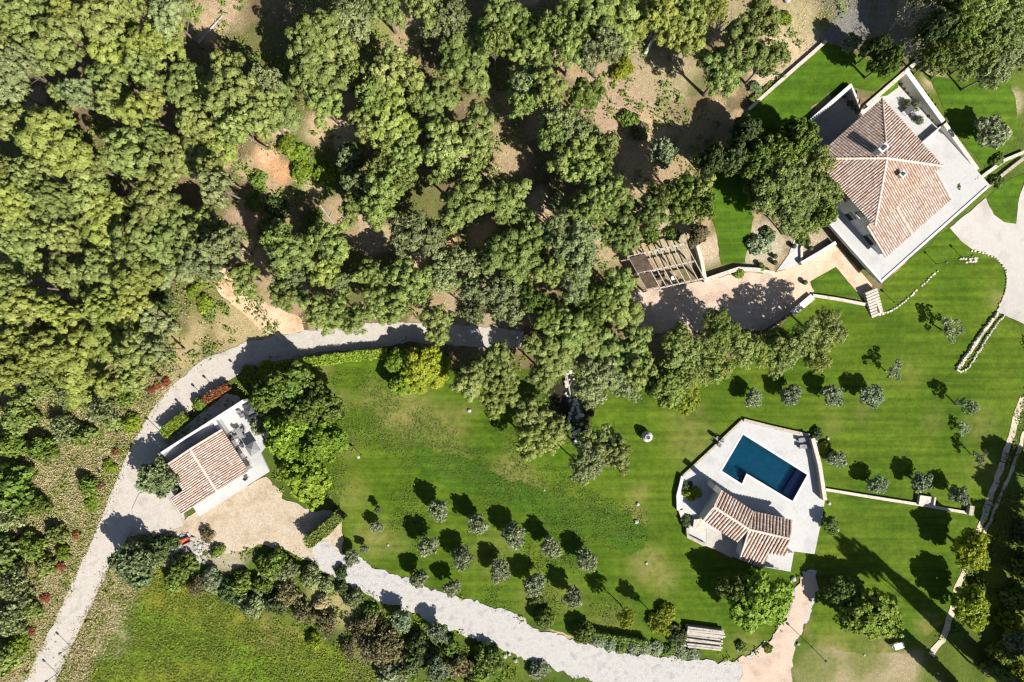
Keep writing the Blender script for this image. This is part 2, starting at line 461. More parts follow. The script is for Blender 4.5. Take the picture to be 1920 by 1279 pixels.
def ticks(a, b, step, far):
    t = list(np.arange(a, b + step / 2, step))
    out, d, x = [], step * 2, t[-1]
    while x < far:
        x += d; d *= 1.6; out.append(x)
    neg, d, x = [], step * 2, t[0]
    while x > -far:
        x -= d; d *= 1.6; neg.append(x)
    return neg[::-1] + t + out
gx, gy = ticks(-86, 86, 0.6, 900), ticks(-58, 62, 0.6, 900)
gv, gc = [], []
for y in gy:
    for x in gx:
        z = T(x, y) if abs(x) < 200 and abs(y) < 200 else (7 + 0.03 * (min(y, 200) - 55) if y > 55 else 0)
        gv.append((x, y, z))
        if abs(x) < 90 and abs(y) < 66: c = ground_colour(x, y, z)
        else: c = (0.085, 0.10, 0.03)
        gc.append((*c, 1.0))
nx = len(gx)
POOL_CUT = [W(px, py, 0.3) for px, py in ((1390, 794), (1535, 885), (1489, 966), (1412, 922), (1394, 935), (1322, 890))]
gf = [(j * nx + i, j * nx + i + 1, (j + 1) * nx + i + 1, (j + 1) * nx + i) for j in range(len(gy) - 1) for i in range(nx - 1)
      if not (28 < gx[i] < 50 and -28 < gy[j] < -11 and inside(((gx[i] + gx[i + 1]) / 2, (gy[j] + gy[j + 1]) / 2), POOL_CUT))]
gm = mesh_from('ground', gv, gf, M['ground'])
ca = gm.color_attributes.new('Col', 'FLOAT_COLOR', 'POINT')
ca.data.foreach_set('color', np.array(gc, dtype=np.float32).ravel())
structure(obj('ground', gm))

# ------------------------------------------------------------------ draped sheets: lawns, drives, paving
def sheet(name, pts, m, off, wob=0.0, step=0.7, grid=1.6, dry=None, flat=None, seed=0):
    """pts: outline in photo pixels"""
    P = [G(px, py)[:2] for px, py in pts] if flat is None else [W(px, py, flat) for px, py in pts]
    B = []
    n = len(P)
    for i in range(n):
        a, b = P[i], P[(i + 1) % n]
        d = math.hypot(b[0] - a[0], b[1] - a[1])
        k = max(1, int(d / step)) if wob > 0 else max(1, int(d / 3))
        for j in range(k):
            t = j / k
            x, y = a[0] + (b[0] - a[0]) * t, a[1] + (b[1] - a[1]) * t
            if wob > 0:
                x += wob * (noise.noise((x * 0.7, y * 0.7, 3.3 + seed)) + 0.7 * noise.noise((x * 2.3, y * 2.3, 8.1 + seed)))
                y += wob * (noise.noise((x * 0.7, y * 0.7, 9.3 + seed)) + 0.7 * noise.noise((x * 2.3, y * 2.3, 1.1 + seed)))
            B.append((x, y))
    nb = len(B)
    pts2 = [Vector(p) for p in B]
    xs, ys = [p[0] for p in B], [p[1] for p in B]
    r = random.Random(seed + 5)
    x = min(xs) + grid / 2
    while x < max(xs):
        y = min(ys) + grid / 2
        while y < max(ys):
            q = (x + r.uniform(-.3, .3) * grid, y + r.uniform(-.3, .3) * grid)
            if inside(q, B): pts2.append(Vector(q))
            y += grid
        x += grid
    vs, es, fs, *_ = delaunay_2d_cdt(pts2, [(i, (i + 1) % nb) for i in range(nb)], [], 1, 1e-5)
    fs = [f for f in fs if inside((sum(vs[i].x for i in f) / 3, sum(vs[i].y for i in f) / 3), B)]
    if name == 'lawn' and seed == 1: fs = [f for f in fs if not inside((sum(vs[i].x for i in f) / 3, sum(vs[i].y for i in f) / 3), POOL_CUT)]
    V = [(p.x, p.y, (T(p.x, p.y) if flat is None else flat) + off) for p in vs]
    me = mesh_from(name, V, [tuple(f) for f in fs], m)
    bm = bmesh.new(); bm.from_mesh(me)
    for f in bm.faces:
        f.normal_update()
        if f.normal.z < 0: f.normal_flip()
    bm.to_mesh(me); bm.free()
    if dry is not None:
        a = me.attributes.new('dry', 'FLOAT', 'POINT')
        val = []
        for p in V:
            px, py = photo_xy(*p)
            d = 0.0
            for (qx, qy, rr, s) in dry:
                d = max(d, s * (1 - sm(0.3, 1.15, math.hypot(px - qx, py - qy) / rr)))
            val.append(d)
        a.data.foreach_set('value', val)
    return structure(obj(name, me))
DRY = [(760, 770, 70, .75), (700, 745, 35, .6), (830, 800, 60, .55), (960, 885, 45, .8), (990, 905, 30, .7), (1215, 1060, 45, .7), (1240, 1085, 35, .6),
       (640, 750, 30, .6), (600, 690, 30, .8), (660, 930, 40, .35), (700, 1010, 45, .6), (650, 840, 30, .5), (740, 1020, 30, .4), (850, 860, 40, .4), (1300, 830, 60, .4),
       (1290, 790, 50, .35), (1560, 1235, 60, .8), (1660, 1230, 60, .7), (1500, 1170, 30, .6), (1400, 1215, 40, .5), (1620, 1190, 30, .4), (1190, 970, 30, .7), (1195, 930, 25, .6),
       (960, 740, 40, .4), (880, 770, 20, .5), (1560, 800, 25, .3), (1620, 770, 25, .3), (930, 1040, 60, .25), (1060, 1120, 50, .25), (1150, 1180, 60, .35), (1840, 800, 40, .35), (1850, 880, 40, .4),
       (1700, 700, 40, .2), (1870, 560, 25, .7), (1750, 790, 30, .25), (1000, 1120, 40, .4), (1740, 1170, 30, .6)]
LAWN = [(560, 690), (600, 682), (700, 672), (740, 668), (800, 690), (850, 700), (930, 740), (975, 720), (1010, 760), (1060, 830), (1100, 830), (1120, 760), (1150, 745), (1230, 720),
        (1320, 690), (1420, 660), (1450, 640), (1470, 610), (1488, 588), (1525, 556), (1622, 573), (1640, 566), (1655, 530), (1782, 425), (1800, 450), (1822, 468), (1842, 473), (1871, 486), (1887, 506), (1886, 540), (1868, 585),
        (1790, 695), (1797, 699), (1883, 592), (1906, 602), (1920, 640), (1960, 700), (1922, 735), (1885, 850), (1832, 985), (1806, 1075), (1770, 1165), (1700, 1220), (1620, 1228), (1540, 1212), (1500, 1205),
        (1515, 1160), (1535, 1100), (1530, 1070), (1500, 1070), (1488, 1110), (1475, 1150), (1440, 1200), (1390, 1236), (1300, 1226), (1180, 1215), (1080, 1195), (1000, 1170),
        (960, 1146), (850, 1114), (760, 1085), (690, 1056), (648, 1036), (640, 985), (640, 955), (625, 900), (560, 820), (540, 720)]
sheet('lawn', LAWN, M['lawn'], 0.03, 0.35, dry=DRY, seed=1)
M['rough_grass'] = lawn_material('rough_grass', (0.036, 0.088, 0.006), (0.054, 0.112, 0.008), (0.082, 0.140, 0.012), stripe_rz=0.2, attr_on=False)
sheet('rough_grass', [(775, 838), (840, 850), (900, 868), (970, 905), (1040, 925), (1120, 945), (1185, 965), (1212, 990), (1212, 1030), (1180, 1042), (1130, 1015), (1060, 990), (990, 965), (920, 935), (850, 915), (800, 895)], M['rough_grass'], 0.045, 0.9, seed=60)
sheet('lawn', [(1521, 527), (1565, 499), (1617, 561), (1526, 551)], M['fine_lawn'], 0.05, 0.05, seed=2)
sheet('lawn', [(1406, 208), (1549, 82), (1575, 88), (1620, 110), (1680, 150), (1690, 160), (1655, 186), (1590, 163), (1511, 233), (1475, 262), (1440, 290), (1410, 280), (1404, 250)], M['fine_lawn'], 0.05, 0.12, seed=3)
sheet('lawn', [(1352, 498), (1395, 492), (1406, 450), (1412, 410), (1400, 330), (1360, 300), (1330, 330), (1325, 385), (1345, 440)], M['fine_lawn'], 0.05, 0.25, seed=4)
sheet('lawn', [(1732, 140), (1790, 150), (1890, 150), (1905, 190), (1912, 250), (1880, 290), (1848, 320), (1826, 292), (1794, 254), (1776, 218), (1757, 172)], M['fine_lawn'], 0.05, 0.3, seed=5)
sheet('lawn', [(1848, 372), (1890, 338), (1922, 325), (1912, 365), (1904, 420), (1882, 417), (1862, 403)], M['fine_lawn'], 0.05, 0.15, seed=6)

DRIVE = [(35, 1300), (100, 1170), (150, 1060), (185, 985), (208, 925), (238, 855), (270, 790), (320, 725), (380, 675), (450, 645), (540, 625), (640, 610), (760, 603), (880, 612), (980, 620),
         (984, 655), (900, 652), (850, 648), (760, 641), (700, 655), (600, 660), (520, 680), (450, 700), (415, 722), (385, 748), (350, 775), (318, 812), (300, 850), (288, 900), (330, 925),
         (345, 965), (350, 990), (300, 1000), (240, 1005), (205, 1065), (170, 1140), (130, 1220), (95, 1300)]
sheet('driveway', DRIVE, M['asphalt'], 0.06, 0.28, step=0.5, seed=7)
YARD = [(330, 968), (345, 975), (420, 930), (500, 893), (520, 915), (530, 935), (590, 958), (620, 955), (640, 968), (645, 1045), (600, 1062), (545, 1035), (490, 1022), (420, 1038), (330, 1012), (300, 998)]
sheet('sandy_yard', YARD, M['sand'], 0.09, 0.4, seed=8)
ROAD = [(585, 1000), (612, 1012), (645, 1035), (690, 1056), (760, 1086), (850, 1116), (960, 1148), (1000, 1175), (1080, 1202), (1180, 1225), (1300, 1236), (1390, 1240), (1440, 1205), (1475, 1152),
        (1490, 1105), (1505, 1072), (1530, 1072), (1535, 1100), (1515, 1160), (1500, 1190), (1470, 1235), (1495, 1300), (1200, 1300), (1060, 1262), (950, 1222), (850, 1182), (740, 1137), (640, 1092), (590, 1060)]
sheet('gravel_road', ROAD, M['gravel'], 0.12, 0.7, step=0.4, seed=9)
sheet('sandy_turning', [(1385, 1240), (1440, 1205), (1478, 1150), (1498, 1085), (1522, 1075), (1530, 1105), (1512, 1160), (1485, 1215), (1480, 1250), (1490, 1300), (1400, 1300)], M['earth_yard'], 0.15, 0.9, seed=19)
sheet('forecourt', [(1780, 427), (1848, 372), (1862, 403), (1882, 417), (1904, 420), (1912, 365), (1925, 330), (1990, 330), (1990, 640), (1915, 606), (1882, 590), (1868, 585), (1886, 540), (1887, 506), (1871, 486), (1842, 473), (1822, 468), (1800, 450)], M['forecourt'], 0.09, 0.12, seed=10)
sheet('gravel_terrace', [(1180, 545), (1212, 546), (1320, 526), (1400, 510), (1452, 514), (1480, 520), (1520, 535), (1526, 553), (1485, 588), (1440, 622), (1400, 618), (1340, 612), (1290, 625), (1230, 625), (1178, 605)], M['earth_yard'], 0.06, 0.3, seed=11)
sheet('tan_paving', [(1443, 513), (1480, 503), (1567, 458), (1635, 535), (1622, 556), (1617, 560), (1566, 500), (1518, 528), (1524, 551), (1482, 588), (1455, 545)], M['brick_paving'], 0.10, 0.06, seed=12)
sheet('white_path', [(1456, 508), (1478, 478), (1490, 445), (1508, 440), (1502, 470), (1503, 492), (1480, 504)], M['white_paving'], 0.10, 0.03, seed=13)
sheet('clay_track', [(400, 515), (425, 500), (440, 530), (470, 560), (530, 580), (565, 600), (570, 620), (520, 632), (490, 620), (440, 575), (410, 550)], M['clay'], 0.05, 0.5, seed=14)
for nm, pts in (('dirt_track', [(1918, 745), (1900, 800), (1878, 870), (1845, 965), (1830, 1005), (1815, 1055), (1795, 1100), (1780, 1160), (1765, 1200), (1745, 1228)]),
                ('dirt_track', [(1935, 770), (1915, 830), (1893, 890), (1870, 940), (1855, 980), (1842, 1010)])):
    w = 6 if len(pts) > 8 else 3.2
    le, ri = [], []
    for i, p in enumerate(pts):
        a, b = pts[max(0, i - 1)], pts[min(len(pts) - 1, i + 1)]
        d = math.hypot(b[0] - a[0], b[1] - a[1])
        nxv, nyv = -(b[1] - a[1]) / d * w, (b[0] - a[0]) / d * w
        ww = 2.4 if (w == 7 and i > 8) else 1.0
        le.append((p[0] + nxv * ww, p[1] + nyv * ww)); ri.append((p[0] - nxv * ww, p[1] - nyv * ww))
    sheet(nm, le + ri[::-1], M['rut'], 0.08, 0.25, seed=15)

# ------------------------------------------------------------------ roofs of barrel tiles
TILE_COL = [(0.44, 0.345, 0.29), (0.40, 0.30, 0.245), (0.48, 0.39, 0.335), (0.36, 0.26, 0.21), (0.50, 0.42, 0.37), (0.43, 0.335, 0.29), (0.45, 0.32, 0.24)]
def roof_slope(parent, poly, pitch, name='tile_row', shift=1.0, warm=0.0, seed=0):
    """poly: 3D outline, first two points on the eave. Every run of tiles is a part of its own."""
    r = random.Random(seed)
    P = [Vector(p) for p in poly]
    e = (P[1] - P[0]).normalized()
    nrm = Vector((0, 0, 0))
    for i in range(1, len(P) - 1): nrm += (P[i] - P[0]).cross(P[i + 1] - P[0])
    nrm.normalize()
    if nrm.z < 0: nrm = -nrm
    up = nrm.cross(e)
    if up.z < 0: up = -up
    q = [((p - P[0]).dot(e), (p - P[0]).dot(up)) for p in P]
    deck = MB()
    dv = [p - nrm * 0.02 for p in P] + [p - nrm * 0.16 for p in P]
    n = len(P)
    deck.add(dv, [tuple(range(n)), tuple(range(2 * n - 1, n - 1, -1))] + [(i, (i + 1) % n, n + (i + 1) % n, n + i) for i in range(n)])
    deck.build('roof_deck', M['deck'], parent)
    a0, a1 = min(p[0] for p in q), max(p[0] for p in q)
    cnt = max(1, round((a1 - a0) / pitch))
    rad = (a1 - a0) / cnt * 0.36
    for k in range(cnt):
        s = a0 + (k + 0.5) * (a1 - a0) / cnt
        xs = []
        for i in range(n):
            (s0, t0), (s1, t1) = q[i], q[(i + 1) % n]
            if (s0 > s) != (s1 > s): xs.append(t0 + (t1 - t0) * (s - s0) / (s1 - s0))
        if len(xs) < 2: continue
        xs.sort()
        t0, t1 = xs[0] - 0.04, xs[-1]
        if t1 - t0 < 0.15: continue
        nt = max(1, round((t1 - t0) / 0.46))
        V, F, C = [], [], []
        jit = r.uniform(-0.02, 0.02)
        for j in range(nt):
            ta, tb = t0 + (t1 - t0) * j / nt, t0 + (t1 - t0) * (j + 1) / nt + 0.03
            ra, rb = rad * 1.08, rad * 0.88
            base = len(V)
            js = r.uniform(-0.015, 0.015) + jit
            for tt, rr in ((ta, ra), (tb, rb)):
                for m_ in range(5):
                    an = math.pi * m_ / 4
                    V.append(P[0] + e * (s + js + math.cos(an) * rr) + up * tt + nrm * (math.sin(an) * rr * 0.85 - 0.01))
            F += [(base + m_, base + m_ + 1, base + 5 + m_ + 1, base + 5 + m_) for m_ in range(4)]
            F.append((base, base + 1, base + 2, base + 3, base + 4))
            c = np.array(r.choice(TILE_COL)) * r.uniform(0.88, 1.1) * shift
            c = c * np.array((1 + warm, 1, 1 - warm))
            C += [(*c, 1.0)] * 10
        me = mesh_from(name, V, F, M['tile'])
        at = me.color_attributes.new('tc', 'FLOAT_COLOR', 'POINT')
        at.data.foreach_set('color', np.array(C, dtype=np.float32).ravel())
        obj(name, me, parent)
def ridge_tiles(parent, a, b, rad=0.17, light=1.15):
    a, b = Vector(a), Vector(b)
    d = (b - a); ln = d.length; d.normalize()
    side = d.cross(Vector((0, 0, 1))).normalized()
    upv = side.cross(d).normalized()
    if upv.z < 0: upv = -upv
    n = max(1, round(ln / 0.45))
    V, F, C = [], [], []
    r = random.Random(int(abs(a.x * 91 + b.y * 37)))
    for j in range(n):
        base = len(V)
        for t, rr in ((ln * j / n, rad * 1.08), (ln * (j + 1) / n + 0.03, rad * 0.9)):
            for m_ in range(6):
                an = math.pi * m_ / 5
                V.append(a + d * t + side * math.cos(an) * rr + upv * (math.sin(an) * rr * 0.9 + 0.02))
        F += [(base + m_, base + m_ + 1, base + 6 + m_ + 1, base + 6 + m_) for m_ in range(5)]
        F.append(tuple(range(base, base + 6)))
        c = np.array((0.52, 0.42, 0.35)) * r.uniform(0.85, 1.12) * light
        C += [(*c, 1.0)] * 12
    me = mesh_from('ridge_tiles', V, F, M['tile'])
    at = me.color_attributes.new('tc', 'FLOAT_COLOR', 'POINT')
    at.data.foreach_set('color', np.array(C, dtype=np.float32).ravel())
    return obj('ridge_tiles', me, parent)
def window(parent, c, out, w, h, lintel=True):
    """c: centre on the wall, out: unit normal in plan"""
    ox, oy = out
    rz = math.atan2(oy, ox)
    wo = MB().box((c[0] + ox * 0.02, c[1] + oy * 0.02, c[2]), (0.10, w, h), rz).build('window', M['frame'], parent)
    MB().box((c[0] + ox * 0.06, c[1] + oy * 0.06, c[2]), (0.06, w - 0.14, h - 0.14), rz).build('pane', M['glass'], wo)
    MB().box((c[0] + ox * 0.10, c[1] + oy * 0.10, c[2] - h / 2 - 0.05), (0.30, w + 0.2, 0.08), rz).build('sill', M['pale_stone'], wo)
    return wo

# ---- the villa
def vz(u, v, z): x, y = villa(u, v); return (x, y, z)
VRZ = math.atan2(UU[1], UU[0])
house = tag(empty('villa', (*villa(0, 0), T(*villa(0, 0)))), 'large white villa with square hipped clay tile roof and pale wraparound terrace', 'house')
HB = Vector(house.location)
class HMB(MB):                                       # parts of a thing keep world coordinates minus its base
    def __init__(self, base): super().__init__(); self.base = base
    def build(self, name, m, parent=None, smooth=False):
        self.v = [(p[0] - self.base.x, p[1] - self.base.y, p[2] - self.base.z) for p in self.v]
        return super().build(name, m, parent, smooth)
house.location = (0, 0, 0)
def uvpoly(l): return [villa(u, v) for u, v in l]
ZT, ZE, ZA = 3.2, 8.9, 11.1
SW_ = (-UU[0], -UU[1]); SE_ = UV
MB().prism(uvpoly([(-6.0, -6.0), (6.0, -6.0), (6.0, 6.0), (-6.0, 6.0)]), 0.5, ZE).build('wall', M['plaster'], house)
MB().prism(uvpoly([(-6.02, 6.0), (6.2, 6.0), (6.2, 11.4), (-6.02, 11.4)]), 0.5, [6.9, 6.9, 5.05, 5.05]).build('lean_to_wall', M['plaster'], house)
R_ = 6.5
cor = {'w': vz(-R_, -R_, ZE), 'n': vz(R_, -R_, ZE), 'e': vz(R_, R_, ZE), 's': vz(-R_, R_, ZE)}
apex = vz(0.0, 0.0, ZA)
for i, (a, b) in enumerate((('w', 'n'), ('n', 'e'), ('e', 's'), ('s', 'w'))):
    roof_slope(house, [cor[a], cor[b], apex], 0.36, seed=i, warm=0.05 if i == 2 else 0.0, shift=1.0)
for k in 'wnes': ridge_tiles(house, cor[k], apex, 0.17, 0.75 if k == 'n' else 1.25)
roof_slope(house, [vz(6.7, 11.9, 5.15), vz(-6.5, 11.9, 5.15), vz(-6.5, 6.1, 7.1), vz(6.7, 6.1, 7.1)], 0.36, seed=9, shift=1.02)
for u in (6.62, -6.42): ridge_tiles(house, vz(u, 11.9, 5.2), vz(u, 6.1, 7.15), 0.15, 1.1)
ridge_tiles(house, vz(-1.2, 11.8, 5.25), vz(-1.2, 6.2, 7.14), 0.1, 1.1)
# terrace slab round three sides, open under the south-west side
terrace = MB()
terrace.prism(uvpoly([(-8.4, 2.0), (-6.0, 2.0), (-6.0, 14.6), (-8.4, 14.6)]), 2.9, ZT)
terrace.prism(uvpoly([(-5.99, 11.42), (13.6, 11.42), (13.6, 14.6), (-5.99, 14.6)]), 2.9, ZT)
terrace.prism(uvpoly([(6.22, -6.6), (13.6, -6.6), (13.6, 11.41), (6.22, 11.41)]), 2.9, ZT)
terrace.build('terrace_slab', M['white_paving'], house)
par = MB()
par.prism(uvpoly([(-8.65, 2.0), (-8.35, 2.0), (-8.35, 14.85), (-8.65, 14.85)]), 2.6, 3.4)
par.prism(uvpoly([(-8.34, 14.5), (13.2, 14.5), (13.2, 14.85), (-8.34, 14.85)]), 2.6, 3.32)
par.build('parapet', M['plaster'], house)
bw = MB()
bw.prism(uvpoly([(-7.6, 2.0), (-6.05, 2.0), (-6.05, 14.4), (-7.6, 14.4)]), 0.2, 2.88)
bw.prism(uvpoly([(-6.04, 11.45), (12.8, 11.45), (12.8, 14.4), (-6.04, 14.4)]), 0.2, 2.88)
bw.build('basement_wall', M['cream'], house)
for (v, z, w, h) in ((-3.2, 7.2, 1.0, 1.3), (0.6, 4.6, 1.3, 1.6), (1.0, 7.2, 1.0, 1.3), (4.2, 7.2, 1.0, 1.3), (4.0, 4.5, 1.3, 1.8)):
    window(house, vz(-6.0, v, z), SW_, w, h)
window(house, vz(-6.02, 8.6, 4.3), SW_, 1.9, 1.9)
for (v, w, h) in ((4.6, 2.6, 1.8), (8.4, 2.2, 1.9), (12.2, 1.4, 1.5)): window(house, vz(-7.6, v, 1.55), SW_, w, h)
for u in (-4.2, -1.2, 1.8, 4.6): window(house, vz(u, 11.4, 4.2), SE_, 1.2, 1.6)
window(house, vz(6.0, -2.5, 6.6), UU, 1.1, 1.4); window(house, vz(6.0, 2.5, 6.6), UU, 1.1, 1.4)
for (u, v, w, d, h) in ((-0.2, -1.6, 1.5, 0.8, 2.3), (0.3, 3.2, 0.9, 0.7, 1.3)):
    zt = ZA - max(abs(u), abs(v)) / R_ * (ZA - ZE)
    x, y = villa(u, v)
    ch = MB().box((x, y, zt + h / 2 - 0.4), (w * 0.8, d * 0.8, h), VRZ).build('chimney', M['plaster'], house)
    MB().box((x, y, zt + h - 0.36), (w * 0.8 + 0.2, d * 0.8 + 0.2, 0.08), VRZ).build('chimney_cap', M['plaster'], ch)
    MB().box((x, y, zt + h - 0.24), (w * 0.5, d * 0.5, 0.16), VRZ).build('flue', M['metal'], ch)

def wall_thing(name, label, pts, w, h, m, cat='wall', group=None, z0=None, cap=None, below=0.4, photo=True):
    """a wall along photo points with real thickness, draped on the ground"""
    P = [G(px, py, h if z0 is None else 0)[:2] for px, py in pts] if photo else pts
    root = tag(empty(name, (P[0][0], P[0][1], T(*P[0]))), label, cat, group)
    b = Vector(root.location)
    body, top = HMB(b), HMB(b)
    le, ri = [], []
    for i, p in enumerate(P):
        a, c = P[max(0, i - 1)], P[min(len(P) - 1, i + 1)]
        d = math.hypot(c[0] - a[0], c[1] - a[1])
        n_ = (-(c[1] - a[1]) / d, (c[0] - a[0]) / d)
        le.append((p[0] + n_[0] * w / 2, p[1] + n_[1] * w / 2)); ri.append((p[0] - n_[0] * w / 2, p[1] - n_[1] * w / 2))
    for i in range(len(P) - 1):
        q = [le[i], le[i + 1], ri[i + 1], ri[i]]
        zb = [T(*x) for x in q]
        e0_, e1_ = max(zb[0], zb[3]), max(zb[1], zb[2])
        zt = [z0] * 4 if z0 is not None else [e0_, e1_, e1_, e0_]
        body.prism(q, [min(z, t) - below for z, t in zip(zb, zt)], [t + h for t in zt])
        if cap is not None:
            e = 0.05
            cx = [((q[0][0] - q[3][0]), (q[0][1] - q[3][1]))]
            l_ = math.hypot(*cx[0]); ex, ey = cx[0][0] / l_ * e, cx[0][1] / l_ * e
            qq = [(q[0][0] + ex, q[0][1] + ey), (q[1][0] + ex, q[1][1] + ey), (q[2][0] - ex, q[2][1] - ey), (q[3][0] - ex, q[3][1] - ey)]
            top.prism(qq, [t + h + 0.002 for t in zt], [t + h + 0.07 for t in zt])
    body.build('wall_body', m, root)
    if cap is not None: top.build('coping', cap, root)
    return root
cw = [villa(-2.6, -10.7), villa(6.2, -10.7)]
wall_thing('courtyard_wall', 'white capped wall on the long side of the sunken courtyard behind the villa', cw, 0.45, 0.9, M['plaster'], cap=M['plaster'], below=3.2, photo=False)
wall_thing('courtyard_wall', 'rough stone wall closing the short end of the sunken courtyard behind the villa', [villa(6.25, -10.9), villa(6.25, -6.6)], 0.5, 0.7, M['pale_stone'], below=3.2, photo=False)
wall_thing('courtyard_wall', 'white wall at the tree end of the sunken courtyard behind the villa', [villa(-2.5, -10.6), villa(-2.5, -6.6)], 0.4, 0.4, M['plaster'], below=3.2, photo=False)
wall_thing('retaining_wall', 'long pale retaining wall with beige coping behind the upper villa terrace', [villa(13.85, -7.0), villa(13.85, 2.6)], 0.6, 0.3, M['cream'], cap=M['plaster'], below=3.0, photo=False)
wall_thing('retaining_wall', 'low beige retaining wall beside the lower villa terrace and round lawn', [villa(13.85, 3.0), villa(13.85, 11.8)], 0.55, 0.3, M['cream'], cap=M['pale_stone'], below=2.0, photo=False)
wall_thing('retaining_wall', 'stone wall at the top corner of the villa terrace below the trees', [villa(6.6, -6.85), villa(16.0, -6.85)], 0.55, 0.35, M['pale_stone'], below=3.0, photo=False)
wall_thing('terrace_divider', 'thin white wall dividing the villa terrace into two levels', [villa(6.3, 2.9), villa(13.3, 3.0)], 0.2, 0.9, M['plaster'], z0=ZT, below=0.0, photo=False)
wall_thing('garden_wall', 'long straight pale wall along the upper lawn below the wood', [(1404, 205), (1476, 141), (1549, 77)], 0.38, 0.5, M['pale_stone'], cap=M['pale_stone'])
wall_thing('garden_wall', 'pale low wall curving from the pergola towards the paved court', [(1320, 526), (1352, 515), (1385, 504), (1420, 506), (1452, 513)], 0.5, 0.9, M['pale_stone'], cap=M['pale_stone'])
wall_thing('garden_wall', 'white low wall at the edge of the triangular lawn', [(1524, 554), (1570, 561), (1622, 571)], 0.38, 0.5, M['pale_stone'], cap=M['pale_stone'])
wall_thing('garden_wall', 'broad white wall between the tan paving and the lower lawn', [(1486, 588), (1524, 556)], 0.9, 0.6, M['cream'], cap=M['cream'])
wall_thing('garden_wall', 'dark topped wall at the wooded end of the earth terrace', [(1428, 624), (1484, 588)], 0.3, 0.7, M['stone'], cap=M['timber_dark'])
wall_thing('garden_wall', 'white wall with stone facing beside the tan paving under the villa', [(1502, 494), (1540, 472), (1567, 455)], 0.45, 0.9, M['pale_stone'], cap=M['plaster'])
wall_thing('garden_wall', 'short pale wall beside the white path by the planting bed', [(1512, 440), (1503, 466), (1504, 494)], 0.35, 0.5, M['pale_stone'])
wall_thing('garden_wall', 'stone wall descending to the forecourt from the right edge', [(1816, 352), (1850, 325), (1885, 300), (1921, 285)], 0.5, 0.5, M['pale_stone'])
wall_thing('garden_wall', 'second stone wall on the bank above the forecourt lawn', [(1853, 350), (1890, 320), (1921, 296)], 0.45, 0.5, M['stone'])
wall_thing('garden_wall', 'long thin pale wall crossing the lawn from the pool terrace', [(1548, 918), (1640, 933), (1730, 947), (1822, 963)], 0.34, 0.35, M['pale_stone'], cap=M['pale_stone'])

structure(MB().prism(uvpoly([(-2.2, -10.4), (5.95, -10.4), (5.95, -6.05), (-2.2, -6.05)]), 2.9, 3.12).build('courtyard_floor', M['asphalt']))
# steps beside the villa
st = tag(empty('garden_steps', (0, 0, 0)), 'flight of pale stone steps beside the villa corner', 'steps')
A, B_ = (1626, 548), (1644, 590)
for i in range(9):
    t = i / 8
    px, py = A[0] + (B_[0] - A[0]) * t, A[1] + (B_[1] - A[1]) * t
    x, y, z = G(px, py)
    MB().box((x, y, z + 0.05 + 0.09 * (8 - i)), (2.0, 0.36, 0.34 + 0.09 * (8 - i)), math.atan2(-(-0.39), 0.92)).build('step', M['pale_stone'], st)
wall_thing('step_wall', 'slim pale wall on the lawn side of the garden steps', [(1637, 547), (1652, 586)], 0.3, 0.7, M['pale_stone'])

# lines of single stones
def stone_mesh(seed, s=1.0):
    r = random.Random(seed)
    n = 7
    prof = [r.uniform(0.75, 1.1) for _ in range(n)]
    V = []
    for z, k in ((-0.3, 0.95), (0.5, 1.0), (0.95, 0.7)):
        for i in range(n):
            a = 2 * math.pi * i / n
            V.append((prof[i] * k * math.cos(a), prof[i] * k * math.sin(a) * 0.8, z * r.uniform(0.85, 1.1)))
    F = [(j * n + i, j * n + (i + 1) % n, (j + 1) * n + (i + 1) % n, (j + 1) * n + i) for j in range(2) for i in range(n)] + [tuple(2 * n + i for i in range(n))]
    return mesh_from('stone', V, F, M['pale_stone'])
STONES = [stone_mesh(i) for i in range(6)]
def along(pts, step):
    out = []
    for i in range(len(pts) - 1):
        (ax, ay), (bx, by) = pts[i], pts[i + 1]
        d = math.hypot(bx - ax, by - ay)
        k = max(1, int(round(d / step)))
        out += [(ax + (bx - ax) * j / k, ay + (by - ay) * j / k, math.atan2(-(by - ay), bx - ax)) for j in range(k)]
    return out
def stone_line(name, label, pts, step, size, h, jit=1.0, group=None):
    r = random.Random(len(label))
    root = tag(empty(name), label, 'stones', group)
    for px, py, a in along(pts, step):
        x, y, z = G(px + r.uniform(-jit, jit), py + r.uniform(-jit, jit))
        o = obj('stone', r.choice(STONES), root, (x, y, z + 0.02), a + r.uniform(-0.4, 0.4))
        s = size * r.uniform(0.8, 1.2)
        o.scale = (s, s, h * r.uniform(0.8, 1.2))
    return root
stone_line('stone_edging', 'curved line of pale stepping stones from the steps towards the forecourt', [(1650, 590), (1672, 582), (1690, 570), (1706, 556), (1720, 542)], 5.2, 0.24, 0.2)
stone_line('stone_edging', 'second run of stepping stones in the lawn below the villa terrace', [(1728, 536), (1745, 520), (1760, 506)], 5.2, 0.22, 0.2)
stone_line('stone_edging', 'small cluster of pale stones where the lawn meets the forecourt', [(1800, 486), (1816, 485), (1832, 484), (1828, 490), (1812, 492), (1804, 493)], 5.5, 0.28, 0.22)
stone_line('stone_edging', 'row of stones edging the round lawn along the forecourt', [(1822, 470), (1842, 474), (1868, 485), (1884, 503), (1887, 525), (1884, 548), (1870, 582)], 6, 0.24, 0.2)
stone_line('bed_border', 'dark mottled stone border on the upper side of the narrow bed', [(1868, 588), (1840, 622), (1815, 660), (1792, 692)], 5, 0.3, 0.45)
stone_line('bed_border', 'pale stone border round the lower side of the narrow bed', [(1880, 592), (1850, 632), (1830, 665), (1815, 688), (1800, 698), (1790, 690)], 4.5, 0.24, 0.3)
